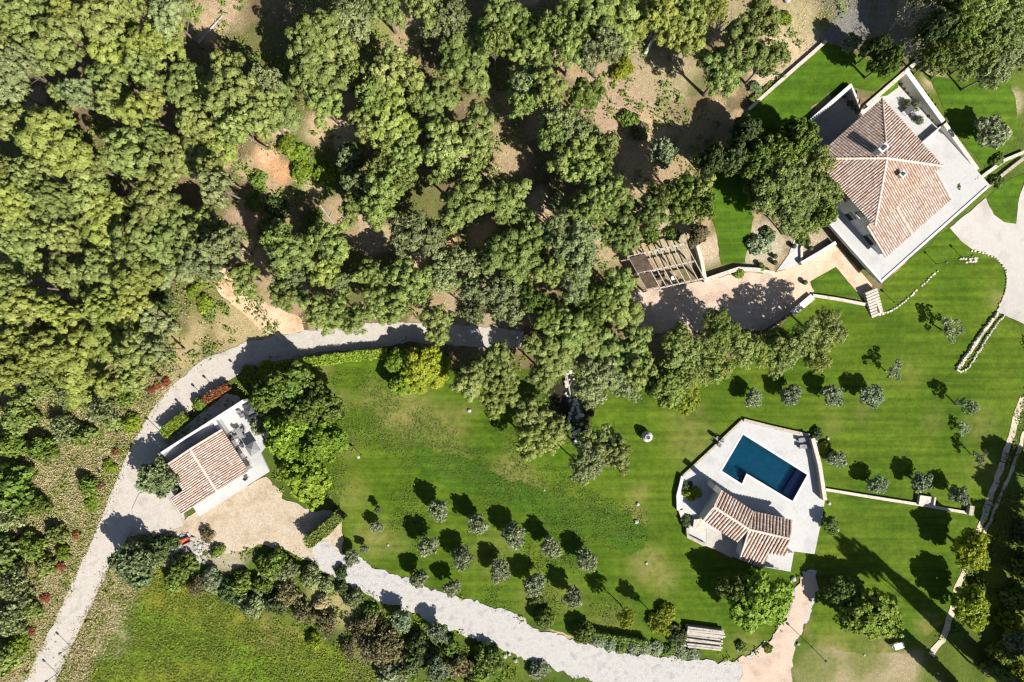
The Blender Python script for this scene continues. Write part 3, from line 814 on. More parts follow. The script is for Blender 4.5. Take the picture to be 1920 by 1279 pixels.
sheet('bed_gravel', [(1866, 589), (1873, 590), (1846, 624), (1820, 664), (1801, 692), (1793, 690), (1813, 662), (1838, 625)], M['rut'], 0.07, 0.1, seed=21)

# ---- pool terrace, pool, pool house
ZP = 0.30
PT = [(1393, 788), (1516, 817), (1532, 822), (1547, 920), (1546, 941), (1541, 973), (1527, 1039), (1489, 1034), (1482, 1072), (1428, 1062), (1380, 1046), (1322, 1023), (1290, 1007), (1290, 986), (1272, 957), (1270, 930), (1280, 893)]
POOL = [(1393.3, 815), (1513.2, 890.3), (1485.8, 939.5), (1399.4, 887.6), (1391, 907), (1353.4, 882.8)]
ptw = [W(px, py, ZP) for px, py in PT]
plw = [W(px, py, ZP) for px, py in POOL]
def ring_sheet(name, outer, hole, z, z0, m):
    n, k = len(outer), len(hole)
    pts2 = [Vector(p) for p in outer + hole]
    ed = [(i, (i + 1) % n) for i in range(n)] + [(n + i, n + (i + 1) % k) for i in range(k)]
    vs, es, fs, *_ = delaunay_2d_cdt(pts2, ed, [], 1, 1e-6)
    fs = [f for f in fs if inside((sum(vs[i].x for i in f) / 3, sum(vs[i].y for i in f) / 3), outer) and not inside((sum(vs[i].x for i in f) / 3, sum(vs[i].y for i in f) / 3), hole)]
    V = [(p.x, p.y, z) for p in vs]
    F = []
    for f in fs:
        a, b, c = [Vector(V[i]) for i in f]
        F.append(tuple(f) if (b - a).cross(c - a).z > 0 else tuple(f[::-1]))
    nb = len(V)
    V += [(p[0], p[1], z) for p in outer] + [(p[0], p[1], z0) for p in outer]
    F += [(nb + i, nb + n + i, nb + n + (i + 1) % n, nb + (i + 1) % n) for i in range(n)]
    return obj(name, mesh_from(name, V, F, m))
structure(ring_sheet('pool_terrace', ptw, plw, ZP, -0.2, M['white_paving']))
def offset_poly(poly, d):
    n = len(poly)
    a = sum(poly[i][0] * poly[(i + 1) % n][1] - poly[(i + 1) % n][0] * poly[i][1] for i in range(n))
    s = 1 if a > 0 else -1
    out = []
    for i in range(n):
        p0, p1, p2 = [Vector(poly[(i + k) % n]) for k in (-1, 0, 1)]
        d1, d2 = (p1 - p0).normalized(), (p2 - p1).normalized()
        n1, n2 = Vector((d1.y, -d1.x)) * s, Vector((d2.y, -d2.x)) * s
        b = (n1 + n2); b = b / max(0.2, b.dot(n1))
        out.append(tuple(p1 + b * d))
    return out
pool = tag(empty('swimming_pool'), 'L shaped blue swimming pool set in the pale terrace', 'pool')
m, nt, bs = mat('pool_lining')
br = nt.nodes.new('ShaderNodeTexBrick')
br.inputs['Scale'].default_value = 1.0
for nm_, v_ in (('Color1', (0.006, 0.34, 0.48, 1)), ('Color2', (0.009, 0.37, 0.52, 1)), ('Mortar', (0.012, 0.41, 0.56, 1))): br.inputs[nm_].default_value = v_
br.inputs['Brick Width'].default_value = 0.3
br.inputs['Row Height'].default_value = 0.3
br.offset = 0.0
nt.links.new(coords(nt, 1.0, (1, 1, 1), 0.56), br.inputs['Vector'])
nf = tex(nt, 0.9, 3, 0.6)
nt.links.new(mix(nt, br.outputs['Color'], ramp(nt, nf, [(0.3, grey(0.8)), (0.7, grey(1.15))]), 0.8, 'MULTIPLY'), bs.inputs['Base Color'])
bs.inputs['Roughness'].default_value = 0.5
M['lining'] = m
m2, nt2, bs2 = mat('deep_pool_lining')
bs2.inputs['Base Color'].default_value = (0.006, 0.022, 0.16, 1)
bs2.inputs['Roughness'].default_value = 0.5
M['deep_lining'] = m2
ins = offset_poly(plw, -0.005)
b = MB()
n = len(ins)
V = [(p[0], p[1], ZP - 0.02) for p in ins] + [(p[0], p[1], -1.1) for p in ins]
F = [(i, n + i, n + (i + 1) % n, (i + 1) % n) for i in range(n)] + [tuple(range(n, 2 * n))]
b.add(V, F).build('basin', M['lining'], pool)
deep = [W(px, py, 0) for px, py in ((1496, 880), (1512.2, 890.4), (1485.5, 938.3), (1469, 924))]
MB().prism(deep, -1.09, -0.35).build('cover_box', M['deep_lining'], pool)
sq = [W(px, py, 0) for px, py in ((1391, 882), (1400.5, 887.6), (1393.5, 904), (1383.5, 898))]
MB().prism(sq, -1.09, -0.25).build('bench_step', M['deep_lining'], pool)
for i in range(3):
    t = i * 0.028
    s_ = [W(px, py, 0) for px, py in ((1354.5 + i * 3, 882.5 - i * 5), (1384 + i * 3, 900 - i * 5), (1386.5 + i * 3, 896 - i * 5), (1357 + i * 3, 878 - i * 5))]
    MB().prism(s_, -1.09, -0.15 - 0.28 * i).build('pool_step', M['lining'], pool)
mw, ntw, bsw = mat('pool_water')
ntw.nodes.remove(bsw)
tr = ntw.nodes.new('ShaderNodeBsdfTransparent'); tr.inputs[0].default_value = (0.62, 0.87, 0.93, 1)
gl = ntw.nodes.new('ShaderNodeBsdfGlossy'); gl.inputs['Roughness'].default_value = 0.04
fr = ntw.nodes.new('ShaderNodeFresnel'); fr.inputs[0].default_value = 1.33
wv = tex(ntw, 4.0, 3, 0.6)
bp = ntw.nodes.new('ShaderNodeBump'); bp.inputs['Strength'].default_value = 0.02; bp.inputs['Distance'].default_value = 0.1
ntw.links.new(wv, bp.inputs['Height'])
for x in (gl, fr): ntw.links.new(bp.outputs[0], x.inputs['Normal'])
mx = ntw.nodes.new('ShaderNodeMixShader')
ntw.links.new(fr.outputs[0], mx.inputs[0]); ntw.links.new(tr.outputs[0], mx.inputs[1]); ntw.links.new(gl.outputs[0], mx.inputs[2])
ntw.links.new(mx.outputs[0], ntw.nodes['Material Output'].inputs['Surface'])
M['water'] = mw
obj('water_surface', mesh_from('water_surface', [(p[0], p[1], ZP - 0.10) for p in offset_poly(plw, -0.01)], [tuple(range(n))[::-1]], mw), pool)
out = offset_poly(plw, 0.32)
for i in range(n):
    j = (i + 1) % n
    MB().prism([plw[i], plw[j], out[j], out[i]], ZP - 0.03, ZP + 0.025).build('coping', M['plaster'], pool)

wall_thing('terrace_wall', 'thin stone kerb wall on the upper left edge of the pool terrace', [(1392, 788), (1336, 841), (1281, 892)], 0.24, 0.34, M['pale_stone'], cap=M['stone'])
wall_thing('terrace_wall', 'low rough stone wall along the top edge of the pool terrace', [(1395, 788), (1455, 803), (1518, 817)], 0.5, 0.5, M['stone'])
wall_thing('terrace_wall', 'tall stone wall shading the right side of the pool terrace', [(1524, 822), (1537, 872), (1547, 938)], 0.5, 1.55, M['stone'], cap=M['pale_stone'])
wall_thing('terrace_wall', 'pale stone wall at the left end of the pool terrace', [(1280, 893), (1271, 930), (1272, 957)], 0.4, 0.7, M['pale_stone'], cap=M['plaster'])
wall_thing('terrace_wall', 'rough curved stone wall below the left gable of the pool house', [(1277, 957), (1283, 975), (1291, 988)], 0.8, 0.5, M['pale_stone'])
wall_thing('terrace_wall', 'rough stone wall round the pool house back court', [(1290, 990), (1290, 1006), (1322, 1022)], 0.5, 0.8, M['stone'])

ph = tag(empty('pool_house'), 'low pool house with two angled wings and striped barrel tile roof', 'house')
ZPE, ZPR = 3.0, 4.1
def w3(px, py, z): return (*W(px, py, z), z)
R1, R2, R3 = w3(1338, 950, ZPR), w3(1404.7, 992.6, ZPR), w3(1480.5, 1010, ZPR)
a1, a2, a3 = w3(1352.9, 919.5, ZPE), w3(1412.7, 959.4, ZPE), w3(1485.8, 975.4, ZPE)
b1, b2 = w3(1318.3, 975.4, ZPE), w3(1384, 1016.6, ZPE)
c1, c2 = w3(1387, 1048, 2.5), w3(1430, 1064.4, 2.5)
d1, d2 = w3(1440.6, 1036.5, 3.1), w3(1472.5, 1040.5, 3.1)
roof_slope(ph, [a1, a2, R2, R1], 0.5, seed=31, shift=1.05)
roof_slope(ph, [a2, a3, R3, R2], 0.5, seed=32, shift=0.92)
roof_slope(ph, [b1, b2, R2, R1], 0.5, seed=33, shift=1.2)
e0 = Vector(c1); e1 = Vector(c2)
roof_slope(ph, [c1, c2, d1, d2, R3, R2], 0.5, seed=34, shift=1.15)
ridge_tiles(ph, R1, R2, 0.2, 1.3); ridge_tiles(ph, R2, R3, 0.2, 1.3)
ridge_tiles(ph, a2, R2, 0.12, 0.8); ridge_tiles(ph, b1, R1, 0.14, 1.2); ridge_tiles(ph, a1, R1, 0.14, 1.2); ridge_tiles(ph, c1, R2, 0.14, 1.3)
def xy(p): return (p[0], p[1])
def lerp(a, b, t): return tuple(a[i] + (b[i] - a[i]) * t for i in range(len(a)))
g1, g2 = lerp(a1, a2, .03), lerp(b1, b2, .03)
wall_poly = [xy(lerp(a1, b1, .06)), xy(lerp(a2, R2, .12)), xy(lerp(R2, b2, .88)), xy(lerp(b1, a1, .06))]
mid1 = xy(lerp(R1, R2, 0.02))
MB().prism(wall_poly, 0.2, 2.8).build('wall', M['plaster'], ph)
gab = MB()
gp = [lerp(a1, a2, .01), lerp(R1, R2, .01), lerp(b1, b2, .01)]
gq = [lerp(a1, a2, .05), lerp(R1, R2, .05), lerp(b1, b2, .05)]
V = [(p[0], p[1], p[2] - 0.2) for p in gp] + [(p[0], p[1], p[2] - 0.2) for p in gq] + [(p[0], p[1], 0.2) for p in gp] + [(p[0], p[1], 0.2) for p in gq]
gab.add(V, [(0, 1, 2), (3, 5, 4), (0, 6, 7, 1), (1, 7, 8, 2), (0, 3, 9, 6), (2, 8, 11, 5), (3, 4, 10, 9), (4, 5, 11, 10)]).build('gable_wall', M['plaster'], ph)
MB().prism([xy(lerp(a2, R2, .12)), xy(lerp(a3, R3, .12)), xy(lerp(d2, R3, .12)), xy(lerp(d1, R2, .1)), xy(lerp(c2, R2, .08)), xy(lerp(c1, R2, .1)), xy(R2)], 0.2, 2.4).build('east_wall', M['plaster'], ph)
cx, cy = W(1344, 917, 4.2)
chm = MB().box((cx, cy, 2.2), (0.7, 0.9, 4.0), 0.9).build('chimney', M['plaster'], ph)
MB().box((cx, cy, 4.25), (0.85, 1.05, 0.08), 0.9).build('chimney_cap', M['metal'], chm)
flat = [w3(1441.5, 1037.5, 2.3), w3(1488, 1036, 2.3), w3(1482, 1070, 2.3), w3(1432, 1062, 2.3)]
MB().prism([xy(p) for p in flat], 0.2, 2.3).build('flat_roof', M['white_paving'], ph)
court = [w3(1325, 990, 0.34), w3(1383, 1018, 0.34), w3(1372, 1046, 0.34), w3(1324, 1022, 0.34)]
MB().prism([xy(p) for p in court], 0.1, 0.34).build('back_court', M['asphalt'], ph)
MB().prism([W(1316, 973, 1.2), W(1326, 990, 1.2), W(1322, 1004, 1.2), W(1300, 990, 1.2), W(1302, 975, 1.2)], 0.2, 1.0).build('stone_bank', M['pale_stone'], ph)
dgx, dgy = xy(lerp(lerp(gp[0], gp[2], .45), gp[1], .0))
go = Vector((R1[0] - R2[0], R1[1] - R2[1])).normalized()
window(ph, (dgx + go.x * 0.02, dgy + go.y * 0.02, 2.0), (go.x, go.y), 0.5, 1.5)

# ---- the guest house on the left
gh = tag(empty('guest_house'), 'small guest house with mottled brown tile roof and white terraces by the drive', 'house')
GO, GU, GV = Vector((-52.3, -18.7)), Vector((0.842, 0.539)), Vector((0.539, -0.842))
def g2(u, v): p = GO + GU * u + GV * v; return (p.x, p.y)
def g3(u, v, z): return (*g2(u, v), z)
GE, GR = 3.3, 4.35
roof_slope(gh, [g3(0, 7.6, GE), g3(0, 0, GE), g3(4.75, 0, GR), g3(4.75, 7.6, GR)], 0.33, seed=41, shift=1.2)
roof_slope(gh, [g3(9.9, 0, GE - .05), g3(9.9, 7.55, GE - .05), g3(4.76, 7.55, GR), g3(4.76, 0, GR)], 0.33, seed=42, shift=1.1)
roof_slope(gh, [g3(-2.5, 7.6, 2.72), g3(-2.5, 4.55, 2.72), g3(-0.01, 4.55, GE - .03), g3(-0.01, 7.6, GE - .03)], 0.33, seed=43, shift=1.15)
ridge_tiles(gh, g3(4.75, 0, GR + .03), g3(4.75, 7.6, GR + .03), 0.16, 1.3)
for a, b_ in ((g3(0, 7.58, GE), g3(4.75, 7.58, GR)), (g3(4.76, 7.54, GR), g3(9.9, 7.54, GE)), (g3(0, .02, GE), g3(4.75, .02, GR)), (g3(4.76, .02, GR), g3(9.9, .02, GE))):
    ridge_tiles(gh, a, b_, 0.1, 1.1)
GP = lambda l: [g2(u, v) for u, v in l]
MB().prism(GP([(0.3, 0.2), (9.5, 0.2), (9.5, 7.3), (0.3, 7.3)]), 0, 3.15).build('wall', M['plaster'], gh)
MB().prism(GP([(-2.2, 4.8), (0.28, 4.8), (0.28, 7.3), (-2.2, 7.3)]), 0, 2.6).build('wing_wall', M['plaster'], gh)
MB().prism(GP([(-0.2, -1.75), (9.0, -1.75), (9.0, 0.19), (-0.2, 0.19)]), 0, 2.3).build('flat_roof', M['grey_cloth'], gh)
MB().prism(GP([(-0.4, -2.1), (14.9, -2.1), (14.9, -1.76), (-0.4, -1.76)]), 0, 3.0).build('parapet', M['plaster'], gh)
MB().prism(GP([(9.52, -1.75), (14.9, -1.75), (14.8, 1.2), (13.4, 2.0), (13.2, 5.5), (11.8, 6.0), (11.4, 9.2), (-1.6, 9.2), (-1.6, 7.31), (9.52, 7.31)]), -0.1, 0.4).build('terrace_slab', M['white_paving'], gh)
MB().prism(GP([(9.01, -1.75), (9.5, -1.75), (9.5, 0.19), (9.01, 0.19)]), 0, 2.55).build('stair_wall', M['plaster'], gh)
out_ = (GU.x, GU.y)
for v in (1.6, 4.0, 6.2): window(gh, g3(9.5, v, 1.6), out_, 1.1, 1.9)
for u in (1.5, 4.0, 7.5): window(gh, g3(u, 7.3, 1.7), (GV.x, GV.y), 1.1, 1.3)
for k in range(6):
    MB().box(g3(13.7 + 0.25 * k, 3.9, 0.30 - 0.05 * k), (0.24, 3.2, 0.2), math.atan2(GU.y, GU.x)).build('terrace_step', M['pale_stone'], gh)
sheet('paved_yard', [(248, 955), (262, 925), (312, 905), (335, 920), (320, 936), (338, 968), (345, 985), (300, 1002), (255, 990)], M['asphalt'], 0.16, 0.05, seed=22)

sheet('paved_yard', [(300, 838), (318, 815), (352, 796), (385, 768), (425, 738), (448, 742), (456, 758), (400, 795), (318, 850)], M['asphalt'], 0.07, 0.1, seed=23)
# ---- terrace furniture
def chair(name, label, x, y, z, rz, cloth, frame, group=None):
    t = tag(empty(name, (x, y, z), rz), label, 'chair', group)
    MB().box((0, 0, 0.42), (0.52, 0.52, 0.08)).build('seat', cloth, t)
    MB().add([(-0.26, 0.2, 0.46), (0.26, 0.2, 0.46), (0.26, 0.27, 0.46), (-0.26, 0.27, 0.46), (-0.26, 0.3, 0.92), (0.26, 0.3, 0.92), (0.26, 0.36, 0.92), (-0.26, 0.36, 0.92)],
             [(3, 2, 1, 0), (4, 5, 6, 7), (0, 1, 5, 4), (1, 2, 6, 5), (2, 3, 7, 6), (3, 0, 4, 7)]).build('backrest', cloth, t)
    for sx in (-0.22, 0.22):
        for sy in (-0.22, 0.22): MB().box((sx, sy, 0.19), (0.04, 0.04, 0.38)).build('leg', frame, t)
        MB().box((sx * 1.25, 0, 0.62), (0.05, 0.5, 0.04)).build('armrest', frame, t)
    return t
def table(name, label, x, y, z, rz, w, d, top, frame):
    t = tag(empty(name, (x, y, z), rz), label, 'table')
    MB().box((0, 0, 0.73), (w, d, 0.05)).build('tabletop', top, t)
    for sx in (-1, 1):
        for sy in (-1, 1): MB().box((sx * (w / 2 - .08), sy * (d / 2 - .08), 0.352), (0.06, 0.06, 0.704)).build('leg', frame, t)
    return t
def parasol(name, label, x, y, z, rz, w, cloth, hgt=2.5):
    t = tag(empty(name, (x, y, z), rz), label, 'parasol')
    MB().lathe([(0.3, 0), (0.3, 0.08), (0.05, 0.1), (0.03, 0.2), (0.03, hgt)], n=10).build('pole', M['metal'], t)
    h = w / 2
    c = MB().add([(-h, -h, hgt - .35), (h, -h, hgt - .35), (h, h, hgt - .35), (-h, h, hgt - .35), (0, 0, hgt + .12), (-h, -h, hgt - .47), (h, -h, hgt - .47), (h, h, hgt - .47), (-h, h, hgt - .47)],
                 [(0, 1, 4), (1, 2, 4), (2, 3, 4), (3, 0, 4), (0, 5, 6, 1), (1, 6, 7, 2), (2, 7, 8, 3), (3, 8, 5, 0)]).build('canopy', cloth, t)
    for k in range(4):
        sx, sy = [(-1, -1), (1, -1), (1, 1), (-1, 1)][k]
        MB().tube([(0, 0, hgt - .02), (sx * h * .97, sy * h * .97, hgt - .42)], [0.012, 0.012], 5).build('rib', M['metal'], t)
    return t
GRZ = math.atan2(GU.y, GU.x)
parasol('parasol', 'square grey parasol over the guest house terrace by the tree', *W(472, 842, 2.4), 0.4, GRZ, 1.75, M['grey_cloth'], 2.0)
parasol('parasol', 'dark square parasol at the top corner of the guest house terrace', *W(468, 771, 2.4), 0.4, GRZ, 1.5, M['dark_cloth'], 2.0)
table('terrace_table', 'long grey table with chairs on the guest house terrace', *W(449, 812, 1.1), 0.4, GRZ + 1.5, 1.7, 0.8, M['grey_cloth'], M['metal'])
k = 0
for px, py, rz, lb in ((443, 806, 1.2, 'grey chair at the upper left of the long terrace table'), (456, 806, -1.6, 'grey chair at the upper right of the long terrace table'),
                       (444, 819, 1.9, 'grey chair at the lower left of the long terrace table'), (457, 818, -1.4, 'grey chair at the lower right of the long terrace table'),
                       (436, 825, 0.4, 'grey armchair on its own between the long table and the roof'), (454, 836, -0.4, 'brown armchair left of the grey parasol'),
                       (463, 868, 0.9, 'dark armchair nearest the roof corner of the guest house'), (449, 774, 0.9, 'grey armchair on the upper terrace of the guest house'), (455, 779, 2.0, 'second grey armchair on the upper terrace of the guest house')):
    x, y = W(px, py, 0.9)
    chair('terrace_chair', lb, x, y, 0.4, rz, M['dark_cloth'] if 'dark' in lb or 'brown' in lb else M['grey_cloth'], M['metal'], 'guest house terrace chairs')
chair('terrace_chair', 'small dark chair on the south terrace strip of the guest house', *W(461, 896, 0.9), 0.4, 2.6, M['dark_cloth'], M['metal'], 'guest house terrace chairs')
table('garden_table', 'low white and blue table on the grass beyond the large leafy tree', *W(1686, 1211, 0.7), 0.03, 0.3, 1.5, 0.9, M['white_metal'], M['metal'])
chair('garden_chair', 'pale blue chair beside the low table near the bottom track', *W(1676, 1212, 0.7), 0.03, 1.2, M['blue_cloth'], M['metal'])
for i, (px, py, rz, lb) in enumerate(((1345, 822, 0.9, 'white wire chair on the upper left pool terrace'), (1355, 826, 1.6, 'second white wire chair on the upper left pool terrace'), (1349, 834, 2.5, 'white wire chair closest to the kerb of the pool terrace'))):
    chair('terrace_chair', lb, *W(px, py, 0.8), ZP, rz, M['grey_cloth'], M['metal'], 'pool terrace chairs')

# loungers in the shade of the stone wall
def lounger(label, x, y, z, rz):
    t = tag(empty('sun_lounger', (x, y, z), rz), label, 'sun lounger', 'pool loungers')
    MB().box((0.25, 0, 0.33), (1.3, 0.62, 0.09)).build('mattress', M['grey_cloth'], t)
    MB().add([(-0.41, -.31, .30), (-0.41, .31, .30), (-0.41, .31, .39), (-0.41, -.31, .39), (-1.0, -.31, .62), (-1.0, .31, .62), (-1.0, .31, .71), (-1.0, -.31, .71)],
             [(0, 1, 2, 3), (7, 6, 5, 4), (0, 4, 5, 1), (1, 5, 6, 2), (2, 6, 7, 3), (3, 7, 4, 0)]).build('backrest', M['grey_cloth'], t)
    MB().box((0.0, 0, 0.255), (1.9, 0.66, 0.05)).build('frame', M['metal'], t)
    for sx in (-0.8, 0.8):
        for sy in (-0.27, 0.27): MB().box((sx, sy, 0.115), (0.05, 0.05, 0.23)).build('leg', M['metal'], t)
lounger('dark lounger at the top of the shaded strip by the pool wall', *W(1507, 824, .5), ZP, 0.1)
lounger('dark lounger just below the first one by the pool wall', *W(1509, 837, .5), ZP, 0.0)

table('terrace_table', 'low dark table among the pots on the upper villa terrace', *W(1704, 206, 3.8), 3.2, 0.7, 1.4, 0.9, M['dark_cloth'], M['metal'])
chair('terrace_chair', 'dark armchair on the villa terrace beside the low table', *W(1712, 214, 3.8), 3.2, 0.7, M['dark_cloth'], M['metal'])
# ---- pergola
pg = tag(empty('pergola'), 'weathered timber pergola with open rafters at the edge of the earth terrace', 'pergola')
zt = 2.7
zg = G(1245, 505)[2]
Q = [np.array(W(px, py, zt + zg)) for px, py in ((1178, 482), (1285, 457), (1320, 522), (1214, 545))]
def pq(s, t): return tuple((Q[0] * (1 - s) + Q[1] * s) * (1 - t) + (Q[3] * (1 - s) + Q[2] * s) * t)
def beam(name, a, b, w, h, z, m=None, parent=None):
    d = math.hypot(b[0] - a[0], b[1] - a[1])
    MB().box(((a[0] + b[0]) / 2, (a[1] + b[1]) / 2, z), (d, w, h), math.atan2(b[1] - a[1], b[0] - a[0])).build(name, m or M['timber'], parent or pg)
for t in (0.0, 0.5, 1.0): beam('beam', pq(-.02, t), pq(1.02, t), 0.30 if t == 0 else 0.2, 0.22, zg + zt - 0.12)
for i in range(10):
    s = i / 9
    beam('rafter', pq(s, -.04), pq(s, 1.04), 0.13, 0.16, zg + zt + 0.075)
for t in (0.0, 0.5, 1.0):
    for s in (0.0, 0.33, 0.67, 1.0):
        x, y = pq(s, t)
        z = T(x, y)
        MB().box((x, y, (z - .1 + zg + zt - .235) / 2), (0.2, 0.2, zg + zt - .235 - z + .1), 0.2).build('post', M['timber'], pg)
for s0, s1, t0, t1 in ((0.0, 0.28, 0.03, 0.47), (0.0, 0.2, 0.53, 0.95)):
    MB().prism([pq(s0, t0), pq(s1, t0), pq(s1, t1), pq(s0, t1)], zg + zt + 0.16, zg + zt + 0.19).build('reed_panel', M['timber_dark'], pg)
wall_thing('pergola_wall', 'pale stone wall closing the right end of the pergola', [(1308, 461), (1316, 490), (1322, 524)], 0.45, 1.4, M['pale_stone'], cap=M['pale_stone'])
table('dining_table', 'dark table in the shade under the pergola', *G(1232, 520, .7)[:2], G(1232, 520)[2], 0.2, 2.4, 1.0, M['timber_dark'], M['metal'])
chair('dining_chair', 'white chair at the lit corner of the pergola', *G(1262, 522, .5)[:2], G(1262, 522)[2], 0.3, M['white_metal'], M['white_metal'])

# ---- stack of weathered boards near the bottom road
wp = tag(empty('board_stack'), 'stack of weathered grey boards under a loose plank cover by the road', 'wood pile')
x0, y0 = W(1320, 1197, 0.9)
r = random.Random(4)
arz = -0.12
ca_, sa_ = math.cos(arz), math.sin(arz)
for layer in range(4):
    for j in range(9):
        oy = -1.45 + 0.36 * j
        if layer == 3 and j in (2, 4, 5): continue
        ln = 5.6 + r.uniform(-.5, .5)
        ox = r.uniform(-.25, .25)
        MB().box((x0 + ox * ca_ - oy * sa_, y0 + ox * sa_ + oy * ca_, 0.16 + 0.27 * layer), (ln, 0.28 + r.uniform(-.04, .04), 0.2), arz + r.uniform(-.02, .02)).build('board', M['timber'] if (layer == 3 or r.random() < .5) else M['timber_dark'], wp)

# ---- small things in the garden
um = tag(empty('stone_jar', G(1211, 817)), 'large rounded white jar standing alone on the lawn', 'jar')
MB().lathe([(0.45, 0.0), (0.62, 0.12), (0.82, 0.55), (0.86, 0.95), (0.70, 1.35), (0.42, 1.55), (0.36, 1.68), (0.46, 1.78), (0.36, 1.78), (0.30, 1.6)], n=20).build('jar_body', M['plaster'], um, True)
MB().lathe([(0.30, 1.5), (0.33, 1.55), (0.33, 1.60), (0.10, 1.62)], n=20).build('jar_mouth', M['metal'], um)
sb = tag(empty('stone_bench', G(1733, 938)), 'square pale stone bench built against the long garden wall', 'bench')
MB().box((0, 0, 0.25), (2.4, 1.5, 0.5), -0.15).build('seat', M['pale_stone'], sb)
MB().box((1.12, -0.15, 0.65), (0.25, 1.6, 0.32), -0.15).build('side_block', M['pale_stone'], sb)
MB().box((-1.1, 0.15, 0.62), (0.22, 1.5, 0.25), -0.15).build('side_block', M['pale_stone'], sb)
bk = tag(empty('wall_pier', G(1815, 955)), 'small pier at the far end of the long garden wall', 'pier')
MB().box((0, 0, 0.4), (0.6, 1.4, 0.8), -0.15).build('pier_block', M['pale_stone'], bk)
MB().box((0, 0, 0.84), (0.7, 1.5, 0.08), -0.15).build('pier_cap', M['stone'], bk)
pot_spots = [(1487, 462, 'dark round pot highest on the planting bed by the white path'), (1425, 497, 'round shrub pot by the wall above the earth terrace'), (1452, 493, 'small round pot left of the white path foot'),
             (1452, 481, 'small round pot halfway up beside the white path'), (1514, 455, 'small pot on the bare bed below the villa tree'), (1519, 466, 'lower small pot on the bare bed below the villa tree'), (1508, 530, 'brown pot on the corner of the tan paving')]
for px, py, lb in pot_spots:
    x, y, z = G(px, py, .4)
    t = tag(empty('planter', (x, y, z)), lb, 'planter', 'pots around the paved court')
    MB().lathe([(0.22, 0), (0.34, 0.45), (0.36, 0.5), (0.30, 0.5), (0.28, 0.42)], n=12).build('pot', M['timber_dark'], t)
    MB().lathe([(0.1, 0.4), (0.36, 0.55), (0.42, 0.75), (0.3, 0.95), (0.05, 1.02)], n=9).build('shrub_ball', L['dark'], t)

# lamp posts along the drive
def post(px, py, h, label, group, cat='lamp post', name='lamp_post'):
    x, y, z = G(px, py)
    t = tag(empty(name, (x, y, z)), label, cat, group)
    MB().lathe([(0.09, 0), (0.09, 0.15), (0.045, 0.2), (0.04, h)], n=8).build('post', M['metal'], t)
    MB().lathe([(0.05, h), (0.16, h + 0.03), (0.19, h + 0.28), (0.2, h + 0.32), (0.03, h + 0.42)], n=10).build('lantern', M['white_metal'] if 'white' in label else M['metal'], t)
GL = 'lamp posts along the drive'
for px, py, h, lb in ((108, 1262, 2.4, 'lamp post at the bottom end of the drive'), (133, 1211, 2.4, 'lamp post second from the bottom of the drive'), (301, 808, 2.4, 'lamp post on the drive edge left of the clipped hedge'),
                      (358, 776, 2.6, 'lamp post at the upper end of the clipped hedge'), (389, 748, 2.6, 'lamp post between the round bush and the red hedge'), (408, 730, 2.4, 'lamp post behind the red hedge on the drive bend'),
                      (457, 700, 2.4, 'lamp post where the red hedge meets the green hedge'), (522, 669, 3.4, 'tall lamp post on the drive beside the long hedge'), (340, 692, 2.2, 'lamp post on the outer bank of the drive bend'), (286, 742, 2.0, 'lamp post on the outer bank below the red shrubs'),
                      (242, 830, 2.2, 'lamp post on the left bank near the bright shrub'), (206, 902, 2.0, 'lamp post on the left bank above the drive junction')):
    post(px, py, h, lb, GL)
post(678, 853, 1.9, 'short white lamp post alone on the lawn', GL)
for px, py, h, lb in ((1803, 483, 2.3, 'lamp post nearest the forecourt below the villa terrace'), (1755, 495, 2.3, 'lamp post in the grass strip below the villa terrace'), (1676, 567, 2.2, 'lamp post by the curved stones near the garden steps')):
    post(px, py, h, lb, 'lamp posts below the villa')
post(1522, 1213, 4.6, 'tall post on the grass beside the sandy turning', 'lamp posts below the villa')
for i, (px, py, lb) in enumerate(((1875, 865, 'wooden fence post on the track, uppermost of its line'), (1884, 850, 'wooden fence post beside the uppermost track post'), (1866, 905, 'wooden fence post in the middle of the track line'), (1852, 945, 'wooden fence post on the track above the yellow green tree'), (1846, 975, 'lowest wooden fence post of the track line'))):
    x, y, z = G(px, py)
    t = tag(empty('fence_post', (x, y, z)), lb, 'fence post', 'fence posts by the track')
    MB().lathe([(0.07, -0.1), (0.065, 1.25), (0.03, 1.32)], n=7).build('post', M['timber_dark'], t)
    MB().box((0, 0, 1.0), (0.5, 0.05, 0.05), 0.4).build('cross_bar', M['timber_dark'], t)

